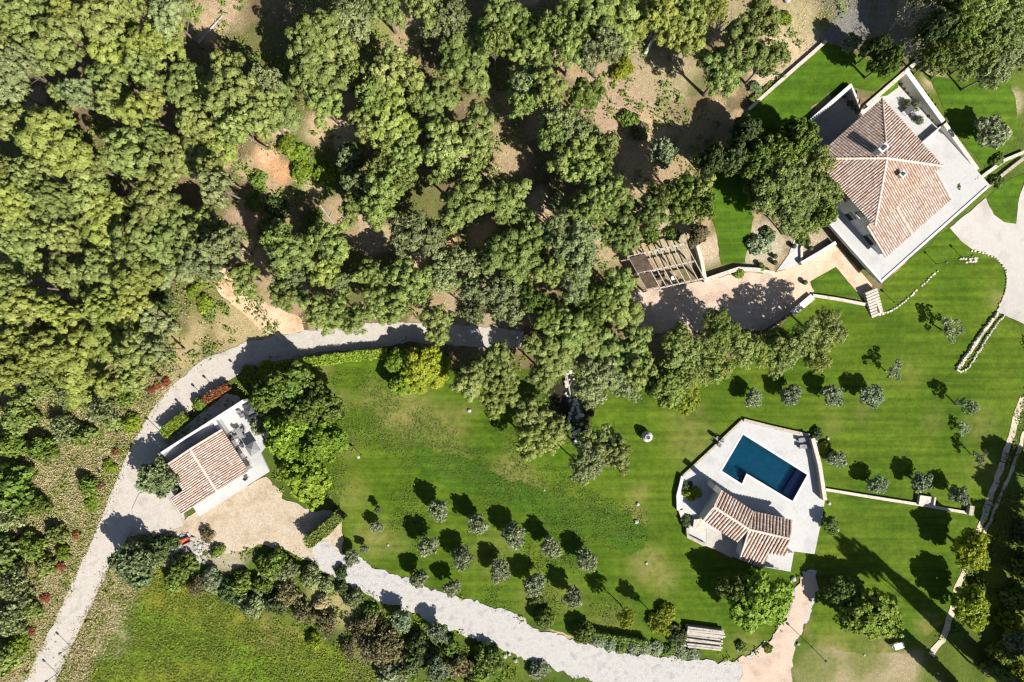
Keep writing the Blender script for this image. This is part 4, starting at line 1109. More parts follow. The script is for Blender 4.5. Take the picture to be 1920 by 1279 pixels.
# boulders
def boulder_mesh(seed):
    bm = bmesh.new()
    bmesh.ops.create_icosphere(bm, subdivisions=2, radius=1.0)
    for v in bm.verts:
        n_ = noise.noise(v.co * 1.1 + Vector((seed * 3.1, 0, 0)))
        v.co *= 1 + 0.35 * n_
        v.co.z *= 0.6
    me = bpy.data.meshes.new('boulder'); bm.to_mesh(me); bm.free()
    me.materials.append(M['rock'])
    return me
BOUL = [boulder_mesh(i) for i in range(5)]
for i, (px, py, s, lb) in enumerate(((947, 1230, .7, 'white boulder on the far side of the gravel road'), (955, 1226, .5, 'small white boulder beside the larger one by the gravel road'), (967, 1238, .6, 'white boulder nearest the grey outcrop by the gravel road'),
        (1554, 944, .55, 'white boulder at the end of the tall pool terrace wall'), (1569, 994, .6, 'white boulder on the grass by the small tree right of the pool terrace'), (1552, 822, .5, 'white boulder beside the shrubs at the pool terrace corner'), (1530, 808, .5, 'pale boulder above the pool terrace corner'),
        (1212, 1056, .45, 'pale boulder alone in the dry patch of lawn'), (1496, 1207, .5, 'white boulder beside the sandy turning'), (1620, 1228, .35, 'small white stone in the dry grass near the bottom edge'), (728, 1022, .35, 'small white stone in the upper left of the olive grove'),
        (1487, 1085, .8, 'pale boulder at the pool house corner by the path'), (1385, 1217, .7, 'pale boulder at the right end of the board stack'), (1196, 945, .6, 'pale boulder in the weeds on the lawn edge'), (1193, 978, .7, 'larger pale boulder in the weeds on the lawn edge'), (1021, 919, .3, 'small white stone beside the dry weeds in the meadow lawn'),
        (1475, 2, .9, 'rounded boulder at the top edge above the upper lawn'), (880, 770, .6, 'grey boulder on the lawn left of the yellow bush'))):
    o = obj('boulder', BOUL[i % 5], None, (*G(px, py)[:2], G(px, py)[2] + s * .25), i * 1.3)
    s *= 0.5
    o.scale = (s, s, s)
    tag(o, lb, 'boulder', 'pale boulders')
rk = MB()
r = random.Random(12)
pts, fcs = [], []
for k in range(260):
    px, py = 345 + r.gauss(0, 26), 1024 + r.gauss(0, 11)
    x, y, z = G(px, py)
    s = r.uniform(.12, .42)
    me = r.choice(STONES)
    a = r.uniform(0, 6.3)
    rk.add([(x + s * (v.co.x * math.cos(a) - v.co.y * math.sin(a)), y + s * (v.co.x * math.sin(a) + v.co.y * math.cos(a)), z + .08 + s * v.co.z * .7) for v in me.vertices], [tuple(p.vertices) for p in me.polygons])
stuff(tag(rk.build('rubble', M['rock']), 'heap of white rubble and stones at the edge of the sandy yard', 'rubble'))
bq = tag(empty('wheelbarrow', G(352, 1012), 0.4), 'small red and dark cart on the white rubble', 'cart')
MB().add([(-.6, -.35, .35), (.5, -.3, .35), (.5, .3, .35), (-.6, .35, .35), (-.8, -.45, .7), (.6, -.4, .7), (.6, .4, .7), (-.8, .45, .7)], [(3, 2, 1, 0), (0, 1, 5, 4), (1, 2, 6, 5), (2, 3, 7, 6), (3, 0, 4, 7)]).build('tray', M['red_paint'], bq)
MB().lathe([(0.1, -.06), (.26, -.06), (.26, .06), (.1, .06)], (0.9, 0, .26), 12).build('wheel', M['metal'], bq)
for s in (-1, 1): MB().tube([(0.9, s * .1, .3), (0, s * .3, .36), (-1.4, s * .33, .6)], [.025] * 3, 5).build('handle', M['metal'], bq)

# rill and small pond under the pines
pd = [(1072, 690), (1082, 700), (1086, 730), (1092, 760), (1095, 800), (1102, 820), (1098, 838), (1080, 842), (1070, 826), (1074, 800), (1070, 770), (1060, 740), (1058, 712), (1062, 695)]
mp, ntp, bsp = mat('pond_water')
bsp.inputs['Base Color'].default_value = (0.02, 0.025, 0.02, 1)
bsp.inputs['Roughness'].default_value = 0.05
bump(ntp, bsp, tex(ntp, 3, 3, 0.6), 0.25, 0.1)
structure(sheet('pond', pd, mp, 0.07, 0.25, seed=33))
r = random.Random(3)
root = tag(empty('pond_stones'), 'white stones scattered along the dark pond under the pines', 'stones')
for k in range(46):
    t = r.random()
    px, py = 1064 + 24 * t + r.gauss(0, 9), 690 + 150 * t + r.gauss(0, 5)
    x, y, z = G(px, py)
    o = obj('stone', r.choice(STONES), root, (x, y, z + .08), r.uniform(0, 6))
    s = r.uniform(.18, .5); o.scale = (s, s, s * .8)
# ------------------------------------------------------------------ vegetation
def unit(v): return v / (np.linalg.norm(v, axis=-1, keepdims=True) + 1e-9)
def leaves_mesh(name, cen, nrm, size, tint, m, aspect=1.5, rng=RNG):
    n = len(cen)
    a = unit(np.cross(nrm, rng.normal(size=(n, 3))))
    b = np.cross(nrm, a)
    s = (size * rng.uniform(0.7, 1.3, n))[:, None]
    A, B = a * s * aspect * 0.5, b * s * 0.5
    V = np.stack([cen - A * 0.9 - B * 0.6, cen + A * 0.2 - B, cen + A, cen - A * 0.2 + B], 1).reshape(-1, 3)
    me = bpy.data.meshes.new(name)
    me.vertices.add(4 * n)
    me.vertices.foreach_set('co', V.astype(np.float32).ravel())
    me.loops.add(4 * n)
    me.loops.foreach_set('vertex_index', np.arange(4 * n, dtype=np.int32))
    me.polygons.add(n)
    me.polygons.foreach_set('loop_start', np.arange(0, 4 * n, 4, dtype=np.int32))
    me.polygons.foreach_set('loop_total', np.full(n, 4, dtype=np.int32))
    me.update(calc_edges=True)
    at = me.attributes.new('tint', 'FLOAT', 'POINT')
    at.data.foreach_set('value', np.repeat(np.clip(tint, 0, 1), 4).astype(np.float32))
    me.materials.append(m)
    return me
def lobe_points(rng, n, flat, rl, outline=0.22, lo=-0.25, fill=0.35, tries=4000, sep=0.9):
    """centres of foliage clumps spread through an uneven dome"""
    ph = rng.uniform(0, 6.28, 4)
    C, R = [], []
    for _ in range(tries):
        if len(C) >= n: break
        d = unit(rng.normal(size=3))
        if d[2] < lo: continue
        th = math.atan2(d[1], d[0])
        k = 1 + outline * (0.6 * math.sin(2 * th + ph[0]) + 0.5 * math.sin(3 * th + ph[1]) + 0.5 * math.sin(5 * th + ph[2]))
        k *= (1 - 0.25 * max(0, d[2]) * (0.5 + 0.5 * math.sin(4 * th + ph[3])))
        r_ = rl * rng.uniform(0.7, 1.3)
        rad = (1 - rl * 0.8) * (rng.uniform(fill, 1.0) ** 0.45)
        p = d * rad * np.array((k, k, flat))
        if any(np.linalg.norm((p - q) * np.array((1, 1, 0.8))) < sep * 0.5 * (r_ + s) for q, s in zip(C, R)): continue
        C.append(p); R.append(r_)
    return np.array(C), np.array(R)
def crown_arrays(rng, nl, rl, flat, per, leaf, outline=0.22, lo=-0.25, fill=0.35, up=0.35, rough=0.55, sep=0.9, cone=None):
    C, R = lobe_points(rng, nl, flat, rl, outline, lo, fill, sep=sep)
    cen, nrm, tin = [], [], []
    for c, r_ in zip(C, R):
        m_ = int(per * (r_ / rl) ** 2)
        ns = 18                                          # each clump is made of smaller tufts
        sd = unit(rng.normal(size=(ns, 3)) + np.array((0, 0, up)))
        sc = sd * r_ * rng.uniform(0.62, 0.8, (ns, 1))
        st = rng.normal(0, 0.10, ns)
        sr = r_ * rng.uniform(0.30, 0.42, ns)
        k_ = rng.integers(0, ns, m_)
        d = unit(rng.normal(size=(m_, 3)) + sd[k_] * 0.8 + np.array((0, 0, up * 0.6)))
        p = c + (sc[k_] + d * (sr[k_] * rng.uniform(0.6, 1.08, m_))[:, None]) * np.array((1, 1, 0.85))
        cen.append(p)
        nrm.append(unit(d * 0.5 + sd[k_] * 0.75 + rng.normal(size=(m_, 3)) * rough + np.array((0, 0, 0.15))))
        tin.append(np.clip(rng.normal(0.5, 0.13) + st[k_] + rng.normal(0, 0.16, m_), 0, 1))
    return np.concatenate(cen), np.concatenate(nrm), np.concatenate(tin), C, R
def trunk_builder(rng, C, base_r, h0, lean=0.1, limbs=9, crown_z=0.0, tip=0.6, n=7, tube_n=6):
    """trunk from the ground to the crown and limbs to the clumps"""
    mb = MB()
    l1 = rng.normal(0, lean, 2)
    pts, rad = [], []
    for i in range(n):
        t = i / (n - 1)
        pts.append((l1[0] * math.sin(t * 2.6) * h0 * 0.3, l1[1] * math.sin(t * 2.2 + .4) * h0 * 0.3 - l1[1] * math.sin(.4) * h0 * .3, h0 * t))
        rad.append(base_r * (1.25 - 0.25 * min(1, t * 8)) * (1 - (1 - tip) * t))
    mb.tube(pts, rad, 8)
    top = np.array(pts[-1])
    idx = rng.permutation(len(C))[:limbs]
    for i in idx:
        e = C[i] + np.array((0, 0, crown_z))
        s = np.array(pts[rng.integers(max(1, n - 4), n)])
        if e[2] < s[2]: s = np.array(pts[max(1, n - 4)])
        mid = (s + e) / 2 + np.array((0, 0, -0.06)) + rng.normal(0, 0.04, 3)
        r0 = base_r * tip * rng.uniform(0.45, 0.75)
        mb.tube([s, s * .6 + mid * .4 + rng.normal(0, .015, 3), mid, mid * .4 + e * .6 + rng.normal(0, .02, 3), e], [r0, r0 * .85, r0 * .65, r0 * .45, r0 * .2], 5)
    return mb
PROTO = {}
def proto(kind, idx, ratio, base_r, crown_kw, bark='bark', limbs=9, lean=0.12, centre=None):
    """unit tree: crown radius 1, total height = ratio"""
    rng = np.random.default_rng(1000 + sum(ord(ch) for ch in kind) * 7 + idx)
    cen, nrm, tin, C, R = crown_arrays(rng, **crown_kw)
    flat = crown_kw['flat']
    zc = ratio - flat if centre is None else centre
    cen = cen + np.array((0, 0, zc))
    cm = leaves_mesh('crown', cen, nrm, crown_kw['leaf'], tin, L['pine'], rng=rng)
    h0 = max(zc - flat * 0.15, 0.12)
    tb = trunk_builder(rng, C, base_r, h0, lean, limbs, zc)
    tm = mesh_from('trunk', tb.v, tb.f, M[bark], True)
    PROTO.setdefault(kind, []).append((cm, tm, ratio, zc))
for i in range(9):
    proto('pine', i, 2.7, 0.07, dict(nl=48, rl=0.255, flat=0.66, per=440, leaf=0.050, outline=0.34, lo=-0.15, fill=0.2, up=0.7, rough=0.24, sep=1.2))
for i in range(5):
    proto('loose_pine', i, 2.8, 0.06, dict(nl=42, rl=0.24, flat=0.62, per=190, leaf=0.058, outline=0.42, lo=-0.25, fill=0.15, up=0.6, rough=0.45, sep=1.1), limbs=16)
for i in range(5):
    proto('oak', i, 1.9, 0.08, dict(nl=75, rl=0.22, flat=0.70, per=200, leaf=0.078, outline=0.26, lo=-0.35, fill=0.2, up=0.4, rough=0.5, sep=0.95), limbs=12)
for i in range(4):
    proto('olive', i, 2.0, 0.09, dict(nl=44, rl=0.26, flat=0.66, per=120, leaf=0.10, outline=0.22, lo=-0.5, fill=0.1, up=0.1, rough=0.9, sep=0.8), 'pale_bark', limbs=14, lean=0.2)
for i in range(3):
    proto('sparse', i, 2.3, 0.07, dict(nl=13, rl=0.24, flat=0.7, per=75, leaf=0.11, outline=0.4, lo=-0.3, fill=0.2, up=0.1, rough=0.9, sep=1.3), 'pale_bark', limbs=13, lean=0.3)
for i in range(5):
    proto('shrub', i, 1.0, 0.06, dict(nl=36, rl=0.33, flat=0.75, per=110, leaf=0.125, outline=0.3, lo=-0.1, fill=0.3, up=0.3, rough=0.5, sep=0.8), limbs=7, centre=0.22)
for i in range(3):
    proto('wispy', i, 1.1, 0.03, dict(nl=30, rl=0.30, flat=0.8, per=90, leaf=0.08, outline=0.4, lo=-0.1, fill=0.1, up=0.2, rough=1.0, sep=0.7), 'bark', limbs=22, centre=0.3)
for i in range(2):
    proto('ball', i, 1.5, 0.08, dict(nl=70, rl=0.27, flat=0.9, per=100, leaf=0.10, outline=0.05, lo=-0.6, fill=0.6, up=0.1, rough=0.6, sep=0.6), limbs=6, centre=0.75)
for i in range(2):
    proto('bare', i, 2.2, 0.07, dict(nl=30, rl=0.2, flat=0.8, per=7, leaf=0.06, outline=0.3, lo=-0.3, fill=0.1, up=0.1, rough=1.0, sep=0.8), 'pale_bark', limbs=30, lean=0.3)
def cypress_proto(i):
    rng = np.random.default_rng(77 + i)
    n = 5200
    t = rng.uniform(0, 1, n) ** 0.8
    th = rng.uniform(0, 6.283, n)
    rr = (np.sin(np.clip(t * 1.1 + 0.08, 0, 1) * math.pi) ** 0.6) * (1 - t) ** 0.35 * (1 + 0.12 * np.sin(th * 5 + t * 20)) * rng.uniform(0.8, 1.02, n)
    cen = np.stack([np.cos(th) * rr, np.sin(th) * rr, t * 9.5 + 0.4], 1)
    nrm = unit(np.stack([np.cos(th), np.sin(th), np.full(n, 0.6)], 1) + rng.normal(size=(n, 3)) * 0.5)
    cm = leaves_mesh('crown', cen, nrm, 0.17, np.clip(rng.normal(.5, .2, n), 0, 1), L['dark'], 2.0, rng)
    tb = MB().tube([(0, 0, 0), (0, 0, 4), (0, 0, 8.5)], [0.2, 0.14, 0.03], 7)
    PROTO.setdefault('cypress', []).append((cm, mesh_from('trunk', tb.v, tb.f, M['bark'], True), 10.0, 5.0))
cypress_proto(0)

TREES = []          # name, x px, y px, root
def plant(name, kind, px, py, r_px, leaf, h=None, cat='tree', label=None, group=None, seed=None, by='crown'):
    i = len(TREES)
    rr = random.Random(i * 17 + 3 if seed is None else seed)
    cm, tm, ratio, zc = PROTO[kind][i % len(PROTO[kind])]
    # height of the crown centre, then radius and foot from the photo position
    R = r_px / 12.0
    z = 0.0
    for _ in range(5):
        hh = h if h is not None else ratio * R
        hc = hh * zc / ratio
        if by == 'crown': x, y = W(px, py, z + hc)
        else: x, y, _z = G(px, py)
        z = T(x, y)
        R = r_px / 12.0 * (H - z - hc) / H * 1.06
    root = empty(name, (x, y, z), rr.uniform(0, 6.28))
    root.scale = (R, R, hh / ratio)
    c = obj('crown', cm, root)
    c.material_slots[0].link = 'OBJECT'
    c.material_slots[0].material = L[leaf]
    t = obj('trunk' if cat == 'tree' else 'stem', tm, root)
    root['category'] = cat
    if label: root['label'] = label
    if group: root['group'] = group
    TREES.append(dict(root=root, name=name, px=px, py=py, r=r_px, leaf=leaf, kind=kind, group=group, cat=cat, R=R))
    return root

# ---- the dense wood on the upper left: crown x, y, radius in the photo; tone
GW = 'pines of the dense wood'
A_ = 'pine'; Y_ = 'pine_yellow'; D_ = 'pine_grey'; F_ = 'pine_fresh'
WOOD = [(62, 32, 40, A_), (131, 24, 30, Y_), (5, 22, 26, A_), (195, 37, 42, A_), (316, 30, 34, D_), (250, 12, 28, A_), (222, 67, 36, Y_), (299, 80, 50, Y_), (111, 84, 50, A_), (30, 94, 46, A_),
 (40, 128, 36, D_), (215, 108, 40, Y_), (275, 130, 32, A_), (208, 150, 36, A_), (215, 190, 32, A_), (150, 175, 30, D_), (122, 182, 27, A_), (12, 165, 36, D_), (24, 232, 38, A_), (108, 262, 60, Y_),
 (268, 207, 38, Y_), (343, 160, 38, A_), (432, 175, 46, A_), (395, 165, 30, A_), (428, 122, 26, A_), (363, 230, 36, A_), (415, 268, 42, Y_), (450, 238, 34, A_), (470, 200, 30, D_), (337, 302, 48, A_), (242, 292, 42, A_), (295, 258, 22, A_),
 (163, 308, 30, A_), (67, 335, 36, A_), (10, 320, 28, A_), (43, 364, 40, Y_), (165, 356, 42, A_), (108, 374, 27, A_), (285, 368, 42, A_), (408, 350, 30, D_), (396, 322, 22, A_), (28, 404, 36, Y_), (100, 410, 34, A_),
 (200, 408, 50, Y_), (330, 412, 38, A_), (382, 416, 30, A_), (37, 450, 42, A_), (108, 440, 32, A_), (178, 440, 45, A_), (252, 460, 40, A_), (320, 457, 48, A_), (380, 440, 38, A_), (420, 460, 34, D_), (380, 490, 38, D_),
 (145, 516, 46, A_), (190, 505, 36, A_), (262, 517, 40, Y_), (320, 502, 36, D_), (18, 532, 32, A_), (60, 497, 28, A_), (44, 566, 46, Y_), (111, 582, 27, Y_), (146, 586, 18, A_), (191, 575, 32, Y_), (242, 578, 40, Y_),
 (10, 610, 32, A_), (111, 628, 42, Y_), (202, 636, 46, Y_), (141, 676, 60, Y_), (84, 662, 36, Y_), (289, 608, 36, D_), (255, 662, 36, A_), (18, 652, 40, Y_), (22, 700, 36, Y_), (208, 716, 30, Y_), (250, 712, 26, A_), (290, 655, 26, D_)]
rr_ = random.Random(5)
for x, y, r_, tone in WOOD:
    plant('pine_tree', 'pine', x, y, r_ * 1.04, tone, h=rr_.uniform(8.5, 15.0), group=GW)

# ---- the open wood in the middle and at the top
GO_ = 'pines of the open wood'
OPEN = [(590, 66, 42, F_), (640, 90, 36, A_), (590, 138, 46, A_), (608, 196, 30, F_), (500, 150, 22, D_), (521, 196, 42, A_), (492, 215, 34, A_), (668, 30, 40, D_), (722, 10, 36, A_), (790, 5, 32, A_),
 (745, 132, 38, A_), (712, 148, 28, A_), (694, 176, 22, F_), (735, 232, 50, Y_), (688, 234, 30, A_), (661, 138, 20, F_), (780, 184, 16, A_), (877, 113, 50, F_), (843, 37, 36, D_), (937, 34, 40, F_), (925, 82, 24, F_), (816, 188, 36, F_),
 (813, 236, 24, F_), (833, 275, 40, A_), (890, 242, 38, A_), (893, 282, 28, A_), (830, 322, 22, F_), (883, 320, 22, F_), (762, 292, 30, F_), (715, 312, 22, F_), (755, 333, 22, F_), (671, 344, 22, D_), (715, 366, 36, F_), (665, 387, 26, F_), (715, 396, 25, F_),
 (869, 385, 42, F_), (948, 378, 40, F_), (540, 468, 40, F_), (523, 444, 22, F_), (619, 452, 34, F_), (614, 502, 34, Y_), (529, 512, 26, D_), (552, 522, 24, D_), (460, 520, 27, F_), (540, 555, 27, F_),
 (694, 515, 25, F_), (635, 531, 18, D_), (606, 588, 34, F_), (640, 590, 30, F_), (667, 598, 24, F_), (712, 571, 32, F_), (741, 576, 25, F_), (770, 527, 36, F_), (793, 556, 22, F_), (784, 438, 42, D_), (832, 516, 30, D_), (883, 488, 28, D_), (886, 552, 28, D_), (886, 588, 20, D_),
 (821, 606, 30, F_), (942, 556, 38, D_), (948, 477, 42, F_), (998, 438, 32, F_), (990, 483, 26, F_), (967, 514, 24, F_), (1038, 505, 32, F_), (1077, 463, 40, D_), (1080, 415, 32, F_), (1046, 418, 22, D_), (1077, 535, 28, D_),
 (1069, 612, 34, F_), (1000, 560, 24, 'oak'), (1030, 590, 26, 'oak'), (1120, 560, 30, 'oak'), (1037, 57, 24, F_), (987, 60, 27, 'oak'), (1000, 97, 32, F_), (1071, 91, 32, F_), (1104, 32, 42, F_), (1150, 46, 52, F_), (1128, 88, 34, D_), (1239, 25, 36, Y_), (1285, 17, 38, Y_), (1279, 70, 32, Y_), (1335, 18, 22, Y_),
 (990, 158, 30, D_), (1027, 168, 30, F_), (1094, 182, 28, 'oak'), (980, 198, 22, F_), (1044, 218, 26, D_), (1034, 249, 22, F_), (1071, 245, 34, D_), (1088, 290, 40, F_), (1135, 279, 24, F_), (1100, 322, 32, F_), (1350, 138, 36, F_), (1394, 94, 36, F_), (1422, 44, 34, F_), (1440, 110, 26, F_),
 (1144, 358, 32, F_), (1110, 378, 28, F_), (1082, 392, 24, F_), (1130, 397, 24, F_), (1175, 420, 36, F_), (1220, 400, 28, F_), (1237, 370, 20, F_), (1279, 356, 26, 'oak'), (1282, 392, 27, 'oak'), (1307, 358, 26, F_), (1318, 388, 22, 'oak'),
 (1153, 442, 28, F_), (1090, 445, 30, D_), (1057, 502, 30, F_), (1161, 533, 30, F_), (1158, 580, 36, F_), (1116, 584, 24, 'oak')]
for x, y, r_, tone in OPEN:
    low = y > 480
    plant('pine_tree', 'loose_pine' if (tone == D_ or r_ < 25) else 'pine', x, y, r_ * (1.22 if x > 960 and y < 300 else 1.14), tone, h=rr_.uniform(8.0, 10.5) if low else rr_.uniform(9.5, 13), group=GO_)

# ---- pines and mixed trees along the upper edge of the lawn
GB = 'trees between the terrace and the lawn'
BELT = [(1030, 660, 42, F_), (1060, 640, 36, F_), (1020, 700, 28, F_), (1105, 640, 40, F_), (1150, 670, 46, F_), (1190, 650, 36, F_), (1120, 715, 40, D_), (1165, 720, 30, D_), (1200, 690, 30, F_), (935, 680, 32, F_), (905, 690, 30, A_), (880, 715, 30, A_), (945, 725, 30, Y_), (925, 755, 26, Y_),
        (1000, 780, 34, A_), (1020, 820, 34, Y_), (990, 830, 28, Y_), (1045, 800, 24, A_), (1130, 830, 36, A_), (1155, 850, 30, A_), (1110, 860, 28, D_), (1090, 880, 24, D_), (1280, 660, 36, F_), (1320, 660, 34, F_), (1270, 630, 24, F_), (1300, 700, 28, Y_), (1350, 620, 34, 'oak'), (1390, 650, 34, F_), (1340, 680, 32, Y_), (1425, 660, 28, Y_),
        (1500, 640, 36, F_), (1550, 620, 34, F_), (1470, 670, 30, F_), (1530, 670, 26, Y_), (1460, 640, 26, 'oak')]
for x, y, r_, tone in BELT:
    plant('pine_tree' if tone != 'oak' else 'oak_tree', 'loose_pine' if x > 1250 or tone == D_ else 'pine', x, y, r_ * 1.05, tone, h=rr_.uniform(6.5, 9.5), group=GB)
for x, y, r_, tone, lb in ((1255, 715, 44, 'oak', 'dense round tree with dark and yellow leaves above the white jar'), (1285, 745, 32, 'lime', 'yellow green tree on the lawn right of the dense round tree'), (790, 690, 40, 'lime', 'yellow green bush tree at the left end of the long hedge shade'), (765, 715, 30, 'bright', 'bright green bush tree on the lawn below the drive'), (755, 680, 28, 'bright', 'rounded bright green tree where the long hedge ends'), (820, 700, 26, 'lime', 'lime coloured bush right of the yellow green bush tree')):
    plant('leafy_tree', 'oak', x, y, r_, tone, h=r_ / 12 * 1.7, label=lb, group=GB)

# ---- right of the picture: the group by the villa, the upper right wood
GV_ = 'oaks beside the villa'
for x, y, r_, tone in ((1501, 256, 34, 'oak'), (1462, 290, 36, 'oak'), (1415, 300, 40, 'oak'), (1465, 345, 46, F_), (1515, 350, 44, F_), (1533, 305, 26, F_), (1478, 385, 46, F_), (1535, 392, 36, 'oak'), (1432, 360, 34, 'oak'), (1395, 250, 30, 'dark'), (1370, 300, 30, 'dark'), (1500, 425, 24, F_), (1330, 300, 26, 'dark')):
    plant('oak_tree', 'oak' if tone != F_ else 'loose_pine', x, y, r_ * (1.0 if tone != F_ else 1.1), tone, h=rr_.uniform(7.5, 9.5), group=GV_)
GR_ = 'trees of the upper right wood'
for x, y, r_, tone, k in ((1810, 50, 32, 'oak', 'loose_pine'), (1845, 28, 40, F_, 'loose_pine'), (1890, 38, 40, F_, 'loose_pine'), (1865, 83, 40, F_, 'loose_pine'), (1785, 73, 28, F_, 'loose_pine'), (1762, 118, 32, 'oak', 'loose_pine'), (1805, 122, 32, F_, 'loose_pine'),
                          (1845, 112, 32, F_, 'loose_pine'), (1890, 108, 38, D_, 'loose_pine'), (1865, 145, 34, D_, 'loose_pine'), (1752, 55, 28, 'dark', 'oak'), (1780, 15, 30, 'oak', 'oak'), (1660, 118, 26, 'oak', 'oak'), (1640, 92, 22, 'dark', 'oak')):
    plant('pine_tree' if k != 'oak' else 'oak_tree', k, x, y - (12 if y > 60 and x > 1740 else 0), r_, tone, h=rr_.uniform(8, 10), group=GR_)
for x, y, r_, lb in ((1705, 25, 32, 'bare brown tree at the top edge right of the shaded drive'), (1710, 92, 26, 'bare brown tree above the villa terrace corner'), (1350, 50, 34, 'bare tree with pale forked limbs in the dry clearing'), (1740, 20, 28, 'bare brown tree second from the top edge by the shaded drive')):
    plant('bare_tree', 'bare', x, y, r_, 'brown', h=8, label=lb, group='bare trees')
plant('grey_tree', 'olive', 1240, 285, 27, 'silver', h=7, label='silvery blue grey tree in the clearing above the pergola', group='single trees of the wood')
plant('grey_tree', 'olive', 661, 296, 30, 'blue', h=6, label='rounded blue grey tree beside the clay clearing', group='single trees of the wood')
plant('grey_tree', 'olive', 1595, 80, 17, 'silver', h=4, label='small silver tree at the top corner of the upper lawn', group='single trees of the wood')
plant('young_tree', 'oak', 1308, 440, 20, 'brown', h=4, label='thin brownish tree above the right end of the pergola', group='single trees of the wood')
plant('olive_tree', 'olive', 1860, 250, 32, 'olive', h=5.0, label='broad grey olive tree on the round lawn right of the villa', group='olive trees')

# ---- guest house trees
for x, y, r_, tone, h, lb in ((540, 728, 46, 'oak', 8, 'dark green leafy tree nearest the drive by the guest house'), (598, 758, 40, 'oak', 8, 'leafy tree on the upper right of the guest house clump'), (540, 812, 44, 'bright', 8.5, 'large bright leafy tree over the guest house terrace'),
                             (602, 830, 44, 'bright', 8, 'bright leafy tree on the lawn side of the guest house clump'), (575, 900, 44, 'bright', 7.5, 'lowest bright leafy tree above the sandy yard'), (498, 745, 30, 'oak', 7, 'dark tree between the drive and the upper guest terrace'), (565, 770, 36, 'oak', 8.5, 'dark leafy tree in the middle of the guest house clump')):
    plant('leafy_tree', 'oak', x, y, r_, tone, h=h, label=lb, group='leafy trees beside the guest house')
plant('olive_tree', 'olive', 293, 896, 37, 'blue', h=5.2, label='round dark grey olive tree at the left gable of the guest house', group='olive trees')
plant('olive_tree', 'olive', 485, 797, 17, 'olive', h=3.5, label='small pale tree overhanging the guest house terrace', group='olive trees')
plant('olive_tree', 'olive', 252, 1058, 40, 'blue', h=6.5, label='big blue green olive tree beside the lower drive', group='olive trees')

# ---- olive grove
GV2 = 'olive trees of the grove'
rows = [('upper', [(823, 957), (895, 984), (964, 1004), (1033, 1027), (1099, 1051)]), ('middle', [(801, 1024), (867, 1046), (937, 1070), (1001, 1096), (1074, 1121)]), ('lower', [(785, 1085), (848, 1103)])]
ordw = ['first', 'second', 'third', 'fourth', 'fifth', 'sixth', 'seventh', 'eighth', 'ninth', 'tenth', 'eleventh', 'twelfth', 'thirteenth', 'fourteenth', 'fifteenth', 'sixteenth', 'seventeenth', 'eighteenth', 'nineteenth', 'twentieth', 'twenty-first', 'twenty-second', 'twenty-third', 'twenty-fourth', 'twenty-fifth', 'twenty-sixth', 'twenty-seventh', 'twenty-eighth', 'twenty-ninth', 'thirtieth']
for nm, pts in rows:
    for i, (x, y) in enumerate(pts):
        plant('olive_tree', 'olive', x, y, (21 if nm != 'lower' else 16) * rr_.uniform(.88, 1.1), 'olive', h=rr_.uniform(3.4, 4.2), label=f'grey olive tree, {ordw[i]} from the left in the {nm} row of the grove', group=GV2)
for x, y, r_, lb in ((706, 988, 12, 'small olive tree at the left end of the grove'), (660, 1046, 15, 'young olive tree at the corner of the sandy yard and road'), (709, 955, 7, 'tiny olive sapling highest at the left end of the grove'), (683, 1030, 8, 'tiny olive sapling right of the road corner'),
                     (754, 1164, 20, 'silver olive tree below the gravel road, left of its pair'), (821, 1185, 20, 'silver olive tree below the gravel road, right of its pair'), (821, 1256, 22, 'silver olive tree at the bottom edge below the gravel road')):
    plant('olive_tree', 'olive', x, y, r_, 'silver' if y > 1100 else 'olive', h=max(2.0, r_ / 12 * 2.2), label=lb, group=GV2)
G3 = 'small trees on the pool lawn'
for x, y, r_, k, h, lb in ((1413, 747, 17, 'olive', 3, 'round silver olive, leftmost in the row above the pool'), (1482, 740, 20, 'olive', 3.2, 'round silver olive, second in the row above the pool'), (1561, 740, 21, 'olive', 3.3, 'round silver olive, third in the row above the pool'), (1635, 743, 22, 'olive', 3.3, 'round silver olive, rightmost in the row above the pool'),
        (1786, 618, 22, 'sparse', 3.8, 'thin silver tree left of the narrow stone bed'), (1677, 698, 17, 'sparse', 3.5, 'thin silver tree in the open lawn above the olive row'), (1815, 762, 19, 'sparse', 4.4, 'thin forked silver tree below the narrow stone bed'), (1807, 805, 12, 'sparse', 1.6, 'faint low silver sapling under the forked tree'), (1837, 855, 13, 'sparse', 3.4, 'thin young tree nearest the dirt track on the lawn'),
        (1646, 910, 18, 'olive', 3.1, 'silver olive above the long wall, left of three'), (1727, 904, 20, 'olive', 3.3, 'silver olive above the long wall, middle of three'), (1798, 928, 18, 'olive', 3.4, 'silver olive above the long wall, right of three'), (1569, 861, 17, 'olive', 2.8, 'silver olive beside the tall pool terrace wall')):
    plant('olive_tree', k, x, y, r_, 'silver', h=h, label=lb, group=G3)
for x, y, r_, tone, h, lb in ((1820, 1030, 34, 'lime', 6.2, 'yellow green leafy tree over the track, upper of two'), (1820, 1137, 36, 'lime', 6.4, 'yellow green leafy tree over the track, lower of two'), (1634, 1152, 52, 'bright', 6.6, 'large light green tree right of the sandy turning'), (1425, 1126, 55, 'bright', 6.6, 'large bright green tree below the pool house'),
                              (1374, 1104, 28, 'oak', 5.5, 'dark green tree left of the large tree below the pool house'), (1578, 1110, 30, 'oak', 4.5, 'dark green tree between the path and the large light green tree'), (1557, 985, 16, 'oak', 2.6, 'small leafy tree at the corner of the pool terrace')):
    plant('leafy_tree', 'oak', x, y, r_, tone, h=h, label=lb, group='leafy trees around the pool house')
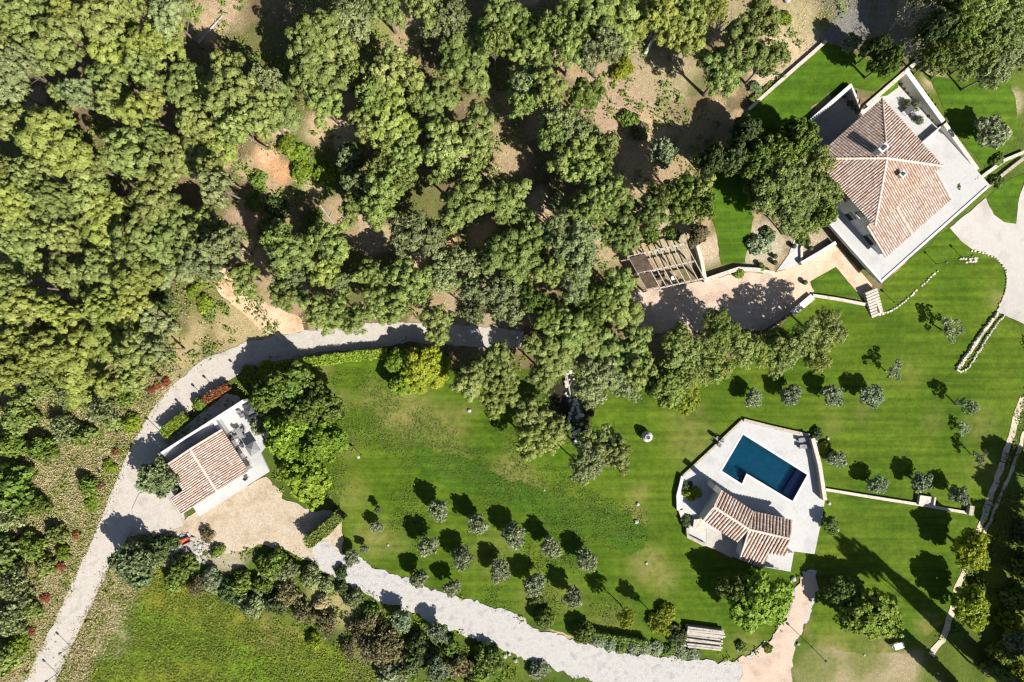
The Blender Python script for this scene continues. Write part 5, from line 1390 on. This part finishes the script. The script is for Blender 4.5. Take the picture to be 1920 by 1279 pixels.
for x, y, lb in ((1174, 1158, 'slim young tree in the weedy plot, left of two'), (1236, 1176, 'slim young tree with yellowish crown, right of two')):
    plant('young_tree', 'loose_pine', x, y, 17, 'lime', h=6.0, label=lb, group='young trees by the plot')
# tall trees at the lower right corner, their shadows cross the lawn
for i, (x, y, R, h, lb) in enumerate(((1846, 1246, 1.5, 25, 'tall dark cypress at the lower right corner, left of three'), (1872, 1262, 1.5, 24, 'tall dark cypress at the lower right corner, middle of three'), (1800, 1296, 1.5, 20, 'tall dark cypress at the lower right corner, lowest of three'))):
    o = plant('cypress_tree', 'cypress', x, y, R * 12, 'dark', h=h, label=lb, group='cypresses in the corner', by='foot')
plant('tall_pine_tree', 'pine', 1816, 1240, 26, 'pine_fresh', h=25, label='very tall pine at the lower right corner whose shadow crosses the lawn', group='cypresses in the corner', by='foot')
for i, (x, y, R, h) in enumerate(((1956, 925, 32, 10.5), (1950, 985, 34, 11), (1944, 1045, 32, 11), (1938, 1105, 30, 10), (1930, 1165, 32, 9.5), (1915, 1225, 30, 9))):
    plant('hedgerow_tree', 'oak', x, y, R, 'oak', h=h, label=f'dark hedgerow tree on the right edge, {ordw[i]} from the top', group='hedgerow on the right edge', by='foot')

# ---- shrubs
GS = 'shrubs'
def shrub(x, y, r_, tone, lb, kind='shrub', h=None, group='garden shrubs', name='shrub'):
    return plant(name, kind, x, y, r_, tone, h=h if h is not None else max(0.7, r_ / 12 * 1.0), cat='shrub', label=lb, group=group)
for x, y, r_, tone, lb in ((1021, 1160, 19, 'oak', 'clipped round bush at the road, left of the earth patch'), (1094, 1186, 20, 'oak', 'clipped round bush at the road, right of the earth patch'), (374, 757, 12, 'bright', 'clipped round bush between the hedge and the red hedge'), (1428, 505, 8, 'bright', 'bright clipped ball by the wall of the earth terrace'), (1386, 512, 10, 'bright', 'bright clipped ball on the bend of the terrace wall')):
    shrub(x, y, r_, tone, lb, 'ball', h=r_ / 12 * 1.5, name='clipped_bush')
SH = [(1268, 1188, 20, 'dark', 'dark bush at the left end of the board stack'), (1297, 925, 15, 'lime', 'lime shrub at the left end of the pool terrace'), (1285, 910, 12, 'dark', 'dark shrub on the left wall of the pool terrace'), (1285, 975, 12, 'dark', 'dark shrub below the lime one by the pool house'), (1530, 815, 12, 'dark', 'dark shrub at the top right corner of the pool terrace'), (1545, 838, 12, 'lime', 'lime shrub outside the tall pool terrace wall'), (1556, 853, 12, 'oak', 'green shrub just below the lime one outside the pool wall'),
      (249, 793, 18, 'bright', 'bright green shrub on the left bank of the drive'), (206, 874, 13, 'bright', 'small bright shrub further down the left bank of the drive'), (172, 944, 13, 'bright', 'bright shrub on the left bank near the junction'), (540, 272, 19, 'bright', 'bright shrub at the top of the clay clearing'), (567, 316, 22, 'bright', 'bright shrub in the middle of the clay clearing'), (608, 326, 20, 'bright', 'bright shrub on the right of the clay clearing'), (560, 290, 18, 'bright', 'bright shrub between the clay bank and the clearing'), (502, 427, 18, 'oak', 'dark shrub in the shade below the clay bank'), (480, 380, 20, 'oak', 'dark shrub left of the deep shade in the clearing'), (520, 390, 22, 'dark', 'dark shrub in the deep shade of the clearing'), (485, 340, 18, 'oak', 'shrub under the edge of the dense wood'), (590, 410, 18, 'oak', 'shaded shrub right of the deep shade'),
      (309, 556, 20, 'dark', 'dark bush at the edge of the dense wood near the clay track'), (385, 570, 16, 'bright', 'green bush left of the clay track'), (365, 545, 13, 'bright', 'small green bush above the left bend of the clay track'), (1178, 225, 18, 'oak', 'low green bush in the dry clearing'), (1200, 245, 16, 'brown', 'brownish bush beside the low green one in the dry clearing'), (1168, 131, 20, 'lime', 'yellow green bush at the top of the dry clearing'), (1046, 378, 18, 'blue', 'grey green bush beside the sandy gap'), (1220, 440, 17, 'oak', 'green bush above the pergola'), (1260, 440, 14, 'oak', 'smaller green bush above the pergola'), (1470, 35, 14, 'bright', 'small bush on the dry slope above the upper lawn'), (1430, 130, 14, 'dark', 'dark little bush by the wall of the upper lawn'), (1415, 165, 12, 'blue', 'grey bush at the end of the upper lawn wall'),
      (1422, 460, 20, 'silver', 'silvery shrub in the planting bed beside the strip lawn'), (1440, 440, 14, 'blue', 'blue green shrub in the planting bed beside the strip lawn'), (1505, 447, 12, 'oak', 'low shrub by the top of the white path'), (1870, 300, 12, 'oak', 'low shrub on the bank right of the villa'), (1790, 352, 13, 'dark', 'dark shrub at the right end of the villa terrace'), (1827, 335, 10, 'oak', 'small shrub beyond the right end of the villa terrace'), (1868, 340, 13, 'oak', 'low green shrub between the two bank walls'),
      (500, 697, 20, 'bright', 'bright shrub where the long hedge begins'), (470, 700, 18, 'bright', 'bright shrub on the drive bend above the guest house'), (1250, 1150, 18, 'lime', 'yellow flowering bush in the weedy plot'), (1225, 1160, 13, 'lime', 'lime weeds beside the yellow bush'), (1390, 1212, 10, 'oak', 'small shrub at the right end of the board stack'), (1440, 1215, 9, 'bright', 'tiny shrub on the corner of the sandy turning'), (1005, 1125, 12, 'oak', 'low shrub above the first clipped bush'), (1010, 1255, 18, 'silver', 'grey spiky shrub below the gravel road'), (745, 1180, 15, 'oak', 'shrub left of the silver olives below the road')]
for x, y, r_, tone, lb in SH: shrub(x, y, r_, tone, lb)
GX = 'red shrubs along the drive'
for i, (x, y, r_) in enumerate(((312, 716, 9), (296, 724, 8), (284, 731, 8), (217, 847, 7), (188, 910, 7), (144, 1003, 8), (115, 1062, 9), (86, 1121, 9), (59, 1182, 9), (20, 1250, 10))):
    shrub(x, y, r_, 'red', f'small red leaved shrub on the left side of the drive, {ordw[i]} from the top', group=GX)
shrub(487, 258, 8, 'red', 'single red shrub beside the clay bank in the wood', group=GX)
GH = 'shrubs of the lower hedgerow'
HR = [(512, 1060, 26, 'oak'), (537, 1067, 22, 'blue'), (585, 1080, 20, 'blue'), (400, 1087, 20, 'olive'), (455, 1092, 20, 'oak'), (495, 1094, 18, 'oak'), (540, 1110, 26, 'brown'), (475, 1132, 24, 'blue'), (572, 1146, 24, 'brown'), (345, 1062, 24, 'oak'), (318, 1018, 18, 'dark'), (408, 1032, 12, 'oak'), (390, 1003, 15, 'brown'), (612, 1096, 14, 'blue'),
      (642, 1100, 12, 'dark'), (662, 1122, 17, 'blue'), (697, 1146, 14, 'oak'), (615, 1168, 22, 'brown'), (690, 1168, 24, 'brown'), (710, 1212, 36, 'brown'), (675, 1186, 22, 'brown'), (770, 1236, 30, 'dark'), (735, 1214, 30, 'brown'), (788, 1219, 27, 'dark'), (862, 1248, 26, 'brown'), (915, 1238, 28, 'oak'), (430, 1110, 20, 'dark'), (520, 1130, 20, 'dark'), (640, 1072, 12, 'dark'), (845, 1212, 18, 'oak'), (740, 1258, 26, 'olive'), (890, 1265, 22, 'oak'),
      (295, 1030, 22, 'dark'), (330, 1085, 20, 'oak'), (370, 1100, 18, 'brown'), (655, 1215, 16, 'brown'), (605, 1128, 14, 'dry'), (590, 1200, 14, 'lime')]
for x, y, r_, tone in HR:
    tone = 'pine_grey' if tone == 'blue' else tone
    plant('hedgerow_shrub', 'wispy' if tone == 'brown' else 'shrub', x, y, r_ * 1.05, tone, h=r_ / 12 * 1.3, cat='shrub', group=GH)
GT = 'dark shrubs of the left slope'
LS = [(44, 776, 36, 'oak'), (198, 763, 36, 'blue'), (128, 806, 30, 'blue'), (24, 830, 30, 'dark'), (80, 838, 26, 'dark'), (161, 818, 22, 'oak'), (29, 915, 46, 'dark'), (20, 960, 40, 'blue'), (70, 945, 24, 'dark'), (36, 1095, 38, 'blue'), (65, 1022, 26, 'dark'), (15, 1040, 34, 'oak'), (22, 1160, 34, 'blue'), (14, 1230, 32, 'oak'), (168, 910, 19, 'dark'), (90, 846, 22, 'dark'),
      (110, 1000, 20, 'oak'), (90, 1060, 20, 'oak'), (60, 1140, 20, 'oak'), (130, 740, 26, 'blue'), (80, 720, 26, 'oak'), (235, 745, 20, 'dark'), (120, 1035, 14, 'bright'), (40, 1205, 20, 'bright'), (210, 790, 18, 'oak')]
for x, y, r_, tone in LS:
    tone = {'dark': 'oak', 'blue': 'pine_grey', 'oak': 'pine_fresh'}.get(tone, tone)
    plant('slope_shrub', 'wispy' if tone == 'pine_grey' else 'shrub', x, y, r_ * 0.92, tone, h=r_ / 12 * 1.5, cat='shrub', group=GT)
GRE = 'shrubs of the right hedgerow'
for x, y, r_, tone in ((1905, 1120, 26, 'oak'), (1890, 1165, 24, 'lime'), (1905, 1200, 26, 'olive'), (1880, 1225, 24, 'oak'), (1900, 1262, 26, 'lime'), (1862, 1250, 20, 'oak'), (1918, 1060, 22, 'oak'), (1850, 1030, 14, 'oak'), (1835, 1095, 14, 'oak'), (1915, 1000, 20, 'dark')):
    plant('hedgerow_shrub', 'shrub', x, y, r_, tone, h=r_ / 12 * 1.3, cat='shrub', group=GRE)

for x, y, lb in ((1698, 195, 'thin potted plant highest on the upper villa terrace'), (1715, 200, 'thin potted plant by the retaining wall of the villa terrace'), (1722, 226, 'thin potted plant lowest on the upper villa terrace')):
    shrub(x, y, 9, 'olive', lb, 'wispy', h=1.4, name='terrace_plant', group='villa terrace plants')
# silver ground bed beside the road
for i, (x, y) in enumerate(((1125, 1203), (1145, 1207), (1166, 1211), (1188, 1214), (1210, 1216), (1232, 1215), (1255, 1219), (1278, 1222), (1300, 1224))):
    shrub(x, y, 13, 'silver' if i % 4 != 2 else 'oak', f'low silvery shrub in the roadside bed, {ordw[i]} from the left', h=0.8, group='silvery roadside bed')

# ---- clipped hedges: bodies of leaves in box shapes
def hedge(name, label, pts, w, h, leaf, group='clipped hedges'):
    P = [G(px, py, h * .5)[:2] for px, py in pts]
    rng = np.random.default_rng(len(label) * 13)
    x0, y0 = P[0]
    root = tag(empty(name, (x0, y0, T(x0, y0))), label, 'hedge', group)
    cen, nrm = [], []
    core = MB()
    for i in range(len(P) - 1):
        a, b = np.array(P[i]), np.array(P[i + 1])
        d = b - a; ln = np.linalg.norm(d); d = d / ln; s = np.array((-d[1], d[0]))
        n_ = int(ln * (w + 2 * h) * 85)
        t = rng.uniform(-w * .2, ln + w * .2, n_)
        face = rng.uniform(0, w + 2 * h, n_)
        bul = 1 + 0.10 * np.sin(t * 1.7 + i) + 0.07 * np.sin(t * 4.1)
        q = np.zeros((n_, 3)); nn = np.zeros((n_, 3))
        top = face < w
        off = np.where(top, face - w / 2, np.where(face < w + h, -w / 2, w / 2)) * bul
        zz = np.where(top, h * (0.97 + 0.05 * np.sin(t * 2.3)), np.where(face < w + h, face - w, face - w - h))
        q[:, :2] = a - P[0] + np.outer(t, d) + np.outer(off, s)
        q[:, 2] = zz
        nn[:, :2] = np.outer(np.where(top, 0, np.sign(off)), s); nn[:, 2] = np.where(top, 1, 0.2)
        cen.append(q + rng.normal(0, .06, (n_, 3))); nrm.append(unit(nn + rng.normal(0, .5, (n_, 3))))
        core.box(((a[0] + b[0]) / 2 - x0, (a[1] + b[1]) / 2 - y0, h * .45), (ln, w * .8, h * .85), math.atan2(d[1], d[0]))
    cen, nrm = np.concatenate(cen), np.concatenate(nrm)
    obj('foliage', leaves_mesh('foliage', cen, nrm, 0.22, np.clip(rng.normal(.5, .22, len(cen)), 0, 1), L[leaf], 1.4, rng), root)
    core.build('inner_twigs', M['timber_dark'], root)
hedge('clipped_hedge', 'thick clipped green hedge between the drive and the guest house', [(311, 812), (330, 795), (350, 779)], 1.35, 1.9, 'bright')
hedge('clipped_hedge', 'red leaved hedge along the drive bend', [(386, 750), (405, 738), (428, 724)], 1.0, 1.4, 'red')
hedge('clipped_hedge', 'long green hedge between the drive and the upper lawn', [(520, 690), (570, 680), (630, 672), (690, 665), (725, 662)], 1.3, 1.7, 'bright')
hedge('clipped_hedge', 'tall dark hedge at the lower right corner of the sandy yard', [(580, 1014), (608, 994), (638, 966)], 1.6, 2.6, 'oak')
hedge('clipped_hedge', 'thin hedge line along the wall of the upper lawn', [(1408, 190), (1475, 130), (1540, 74)], 0.6, 0.6, 'oak')
hedge('clipped_hedge', 'low hedge along the edge of the weedy plot beside the road bed', [(1115, 1188), (1165, 1196), (1210, 1203)], 0.7, 1.3, 'oak')

# fallen trunks
for i, (a, b_, w, lb) in enumerate((((372, 82), (418, 32), .2, 'fallen pale trunk lying in the clearing near the top edge'), ((1208, 103), (1228, 68), .3, 'thick white trunk leaning at the top of the dry clearing'), ((1060, 696), (1070, 745), .22, 'white fallen trunk by the dark pond'), ((600, 385), (630, 425), .14, 'thin fallen trunk across the shaded clearing'), ((690, 330), (740, 355), .12, 'thin fallen branch among the open pines'))):
    A3, B3 = G(*a), G(*b_)
    t = tag(empty('fallen_trunk'), lb, 'trunk', 'fallen trunks')
    up_ = 2.2 if 'leaning' in lb else 0.25
    MB().tube([(A3[0], A3[1], A3[2] + .1), lerp((A3[0], A3[1], A3[2] + .2), (B3[0], B3[1], B3[2] + up_), .5), (B3[0], B3[1], B3[2] + up_)], [w, w * .8, w * .5], 7).build('trunk', M['pale_bark'], t)
    m_ = lerp(A3, B3, .6)
    MB().tube([(m_[0], m_[1], m_[2] + up_ * .6), (m_[0] + .5, m_[1] + .9, m_[2] + up_ * .6 + .2)], [w * .4, w * .15], 5).build('branch', M['pale_bark'], t)

# ------------------------------------------------------------------ ground cover: undergrowth, meadow grass
KEEP = [LAWN, DRIVE, YARD, ROAD, PT, [(300, 870), (300, 850), (460, 745), (500, 770), (512, 890), (420, 940), (335, 990), (310, 940)], [(248, 955), (262, 925), (335, 900), (345, 985), (255, 995)], [(1175, 530), (1330, 500), (1470, 500), (1570, 450), (1640, 540), (1625, 575), (1480, 600), (1440, 630), (1175, 625)]]
def cover(name, label, cat, test, n, leaf, size, per, spread, seed, hmax=0.35, box=(-84, 84, -57, 60), dens=None):
    rng = np.random.default_rng(seed)
    cen, nrm, tin = [], [], []
    k = 0
    while k < n:
        x, y = rng.uniform(box[0], box[1]), rng.uniform(box[2], box[3])
        z = T(x, y)
        px, py = photo_xy(x, y, z)
        k += 1
        u, v = villa_uv(x, y)
        if -9.5 < u < 16 and -12 < v < 16: continue
        if not test(px, py, x, y): continue
        m_ = max(2, int(per * rng.uniform(.5, 1.5)))
        s = spread * rng.uniform(.5, 1.5)
        p = rng.normal(0, s, (m_, 3)); p[:, 2] = np.abs(p[:, 2]) * hmax / spread + 0.03
        cen.append(p + np.array((x, y, z)))
        nrm.append(unit(rng.normal(size=(m_, 3)) * .5 + np.array((0.2, -0.2, .9))))
        tin.append(np.clip(rng.normal(.5, .2) + rng.normal(0, .15, m_), 0, 1))
    me = leaves_mesh(name, np.concatenate(cen), np.concatenate(nrm), size, np.concatenate(tin), L[leaf], 1.8, rng)
    return stuff(tag(obj(name, me), label, cat))
def free(px, py): return not any(inside((px, py), q) for q in KEEP)
def nz(x, y, s, o): return noise.noise((x * s, y * s, o))
WOODP = [(-80, -80), (1700, -80), (1560, 60), (1400, 200), (1330, 300), (1320, 440), (1170, 470), (1160, 620), (980, 610), (600, 600), (440, 640), (300, 720), (240, 800), (-80, 720)]
cover('undergrowth', 'low green undergrowth over the floor of the wood', 'undergrowth', lambda px, py, x, y: inside((px, py), WOODP) and nz(x, y, .16, 2.2) > -0.02 and free(px, py), 9000, 'oak', 0.22, 16, 0.38, 201)
cover('dry_litter', 'dry tan grass tufts over the clearings of the wood', 'dry grass', lambda px, py, x, y: inside((px, py), WOODP) and nz(x, y, .2, 7.7) > -0.1 and free(px, py), 12000, 'dry', 0.10, 12, 0.6, 202, 0.06)
cover('meadow_grass', 'long bright grass of the meadow at the lower left', 'grass', lambda px, py, x, y: inside((px, py), MEADOW) and nz(x, y, .5, 3.1) > -0.25, 9000, 'grass', 0.14, 14, 0.5, 203, 0.10, (-84, -10, -57, -30))
cover('slope_grass', 'tall pale grass on the slope left of the drive', 'grass', lambda px, py, x, y: px < 330 and 690 < py < 1279 and free(px, py) and not inside((px, py), MEADOW), 10000, 'dry', 0.13, 14, 0.5, 204, 0.12, (-84, -48, -57, -2))
cover('bank_plants', 'green weeds on the banks beside the drive and roads', 'weeds', lambda px, py, x, y: py > 640 and not (px > 1470 and py > 1200) and free(px, py) and not inside((px, py), MEADOW) and nz(x, y, .3, 9.9) > -0.1, 9000, 'grass', 0.2, 12, 0.35, 205, 0.2, (-84, 84, -57, 2))
cover('lawn_weeds', 'coarse green weeds growing through the rough half of the lawn', 'weeds', lambda px, py, x, y: inside((px, py), LAWN) and px < 1210 and py > 700 and (nz(x, y, .13, 4.4) + .4 * nz(x, y, .5, 1.4) > 0.12 or abs((px - 900) * .36 + 880 - py) < 32) and not inside((px, py), PT), 7000, 'lawn_leaf', 0.12, 12, 0.5, 206, 0.06, (-30, 22, -48, -4))

# ------------------------------------------------------------------ labels for the trees of the woods, row by row
TONE = {'pine': 'green', 'pine_yellow': 'yellow green', 'pine_grey': 'greyish', 'pine_fresh': 'fresh green', 'oak': 'dark green', 'bright': 'bright green', 'lime': 'lime', 'dark': 'very dark', 'olive': 'olive grey', 'blue': 'blue green', 'brown': 'brown', 'dry': 'straw coloured', 'red': 'red', 'silver': 'silver'}
PLACE = {GW: ('dense left wood', 92), GO_: ('open wood', 95), GB: ('belt above the lawn', 75), GV_: ('clump beside the villa', 60), GR_: ('upper right wood', 60), GH: ('lower hedgerow', 75), GT: ('left slope', 95), GRE: ('right hedgerow', 60)}
for grp, (place, band) in PLACE.items():
    ts = [t for t in TREES if t['group'] == grp]
    y0 = min(t['py'] for t in ts)
    rows_ = {}
    for t in ts: rows_.setdefault(int((t['py'] - y0) // band), []).append(t)
    for ri, rk_ in enumerate(sorted(rows_)):
        for ci, t in enumerate(sorted(rows_[rk_], key=lambda q: q['px'])):
            size = 'broad' if t['R'] > 3.2 else ('small' if t['R'] < 2.0 else 'mid sized')
            noun = {'shrub': 'shrub'}.get(t['cat'], 'oak' if t['name'] == 'oak_tree' else 'pine')
            t['root']['label'] = f"{size} {TONE[t['leaf']]} {noun}, {ordw[ci]} from left, row {['one', 'two', 'three', 'four', 'five', 'six', 'seven', 'eight', 'nine', 'ten'][ri]} from top, {place}"

# ------------------------------------------------------------------ put every thing's Empty at its own base
bpy.context.view_layer.update()
for o in list(SC.objects):
    if o.type == 'EMPTY' and o.parent is None and o.location.length < 1e-6 and tuple(o.scale) == (1, 1, 1):
        lo, hi = Vector((1e9,) * 3), Vector((-1e9,) * 3)
        for c in o.children_recursive:
            if c.type == 'MESH':
                for q in c.bound_box:
                    p = c.matrix_world @ Vector(q)
                    lo = Vector(map(min, lo, p)); hi = Vector(map(max, hi, p))
        base = Vector(((lo.x + hi.x) / 2, (lo.y + hi.y) / 2, lo.z))
        o.location = base
        for c in o.children: c.location = c.location - base
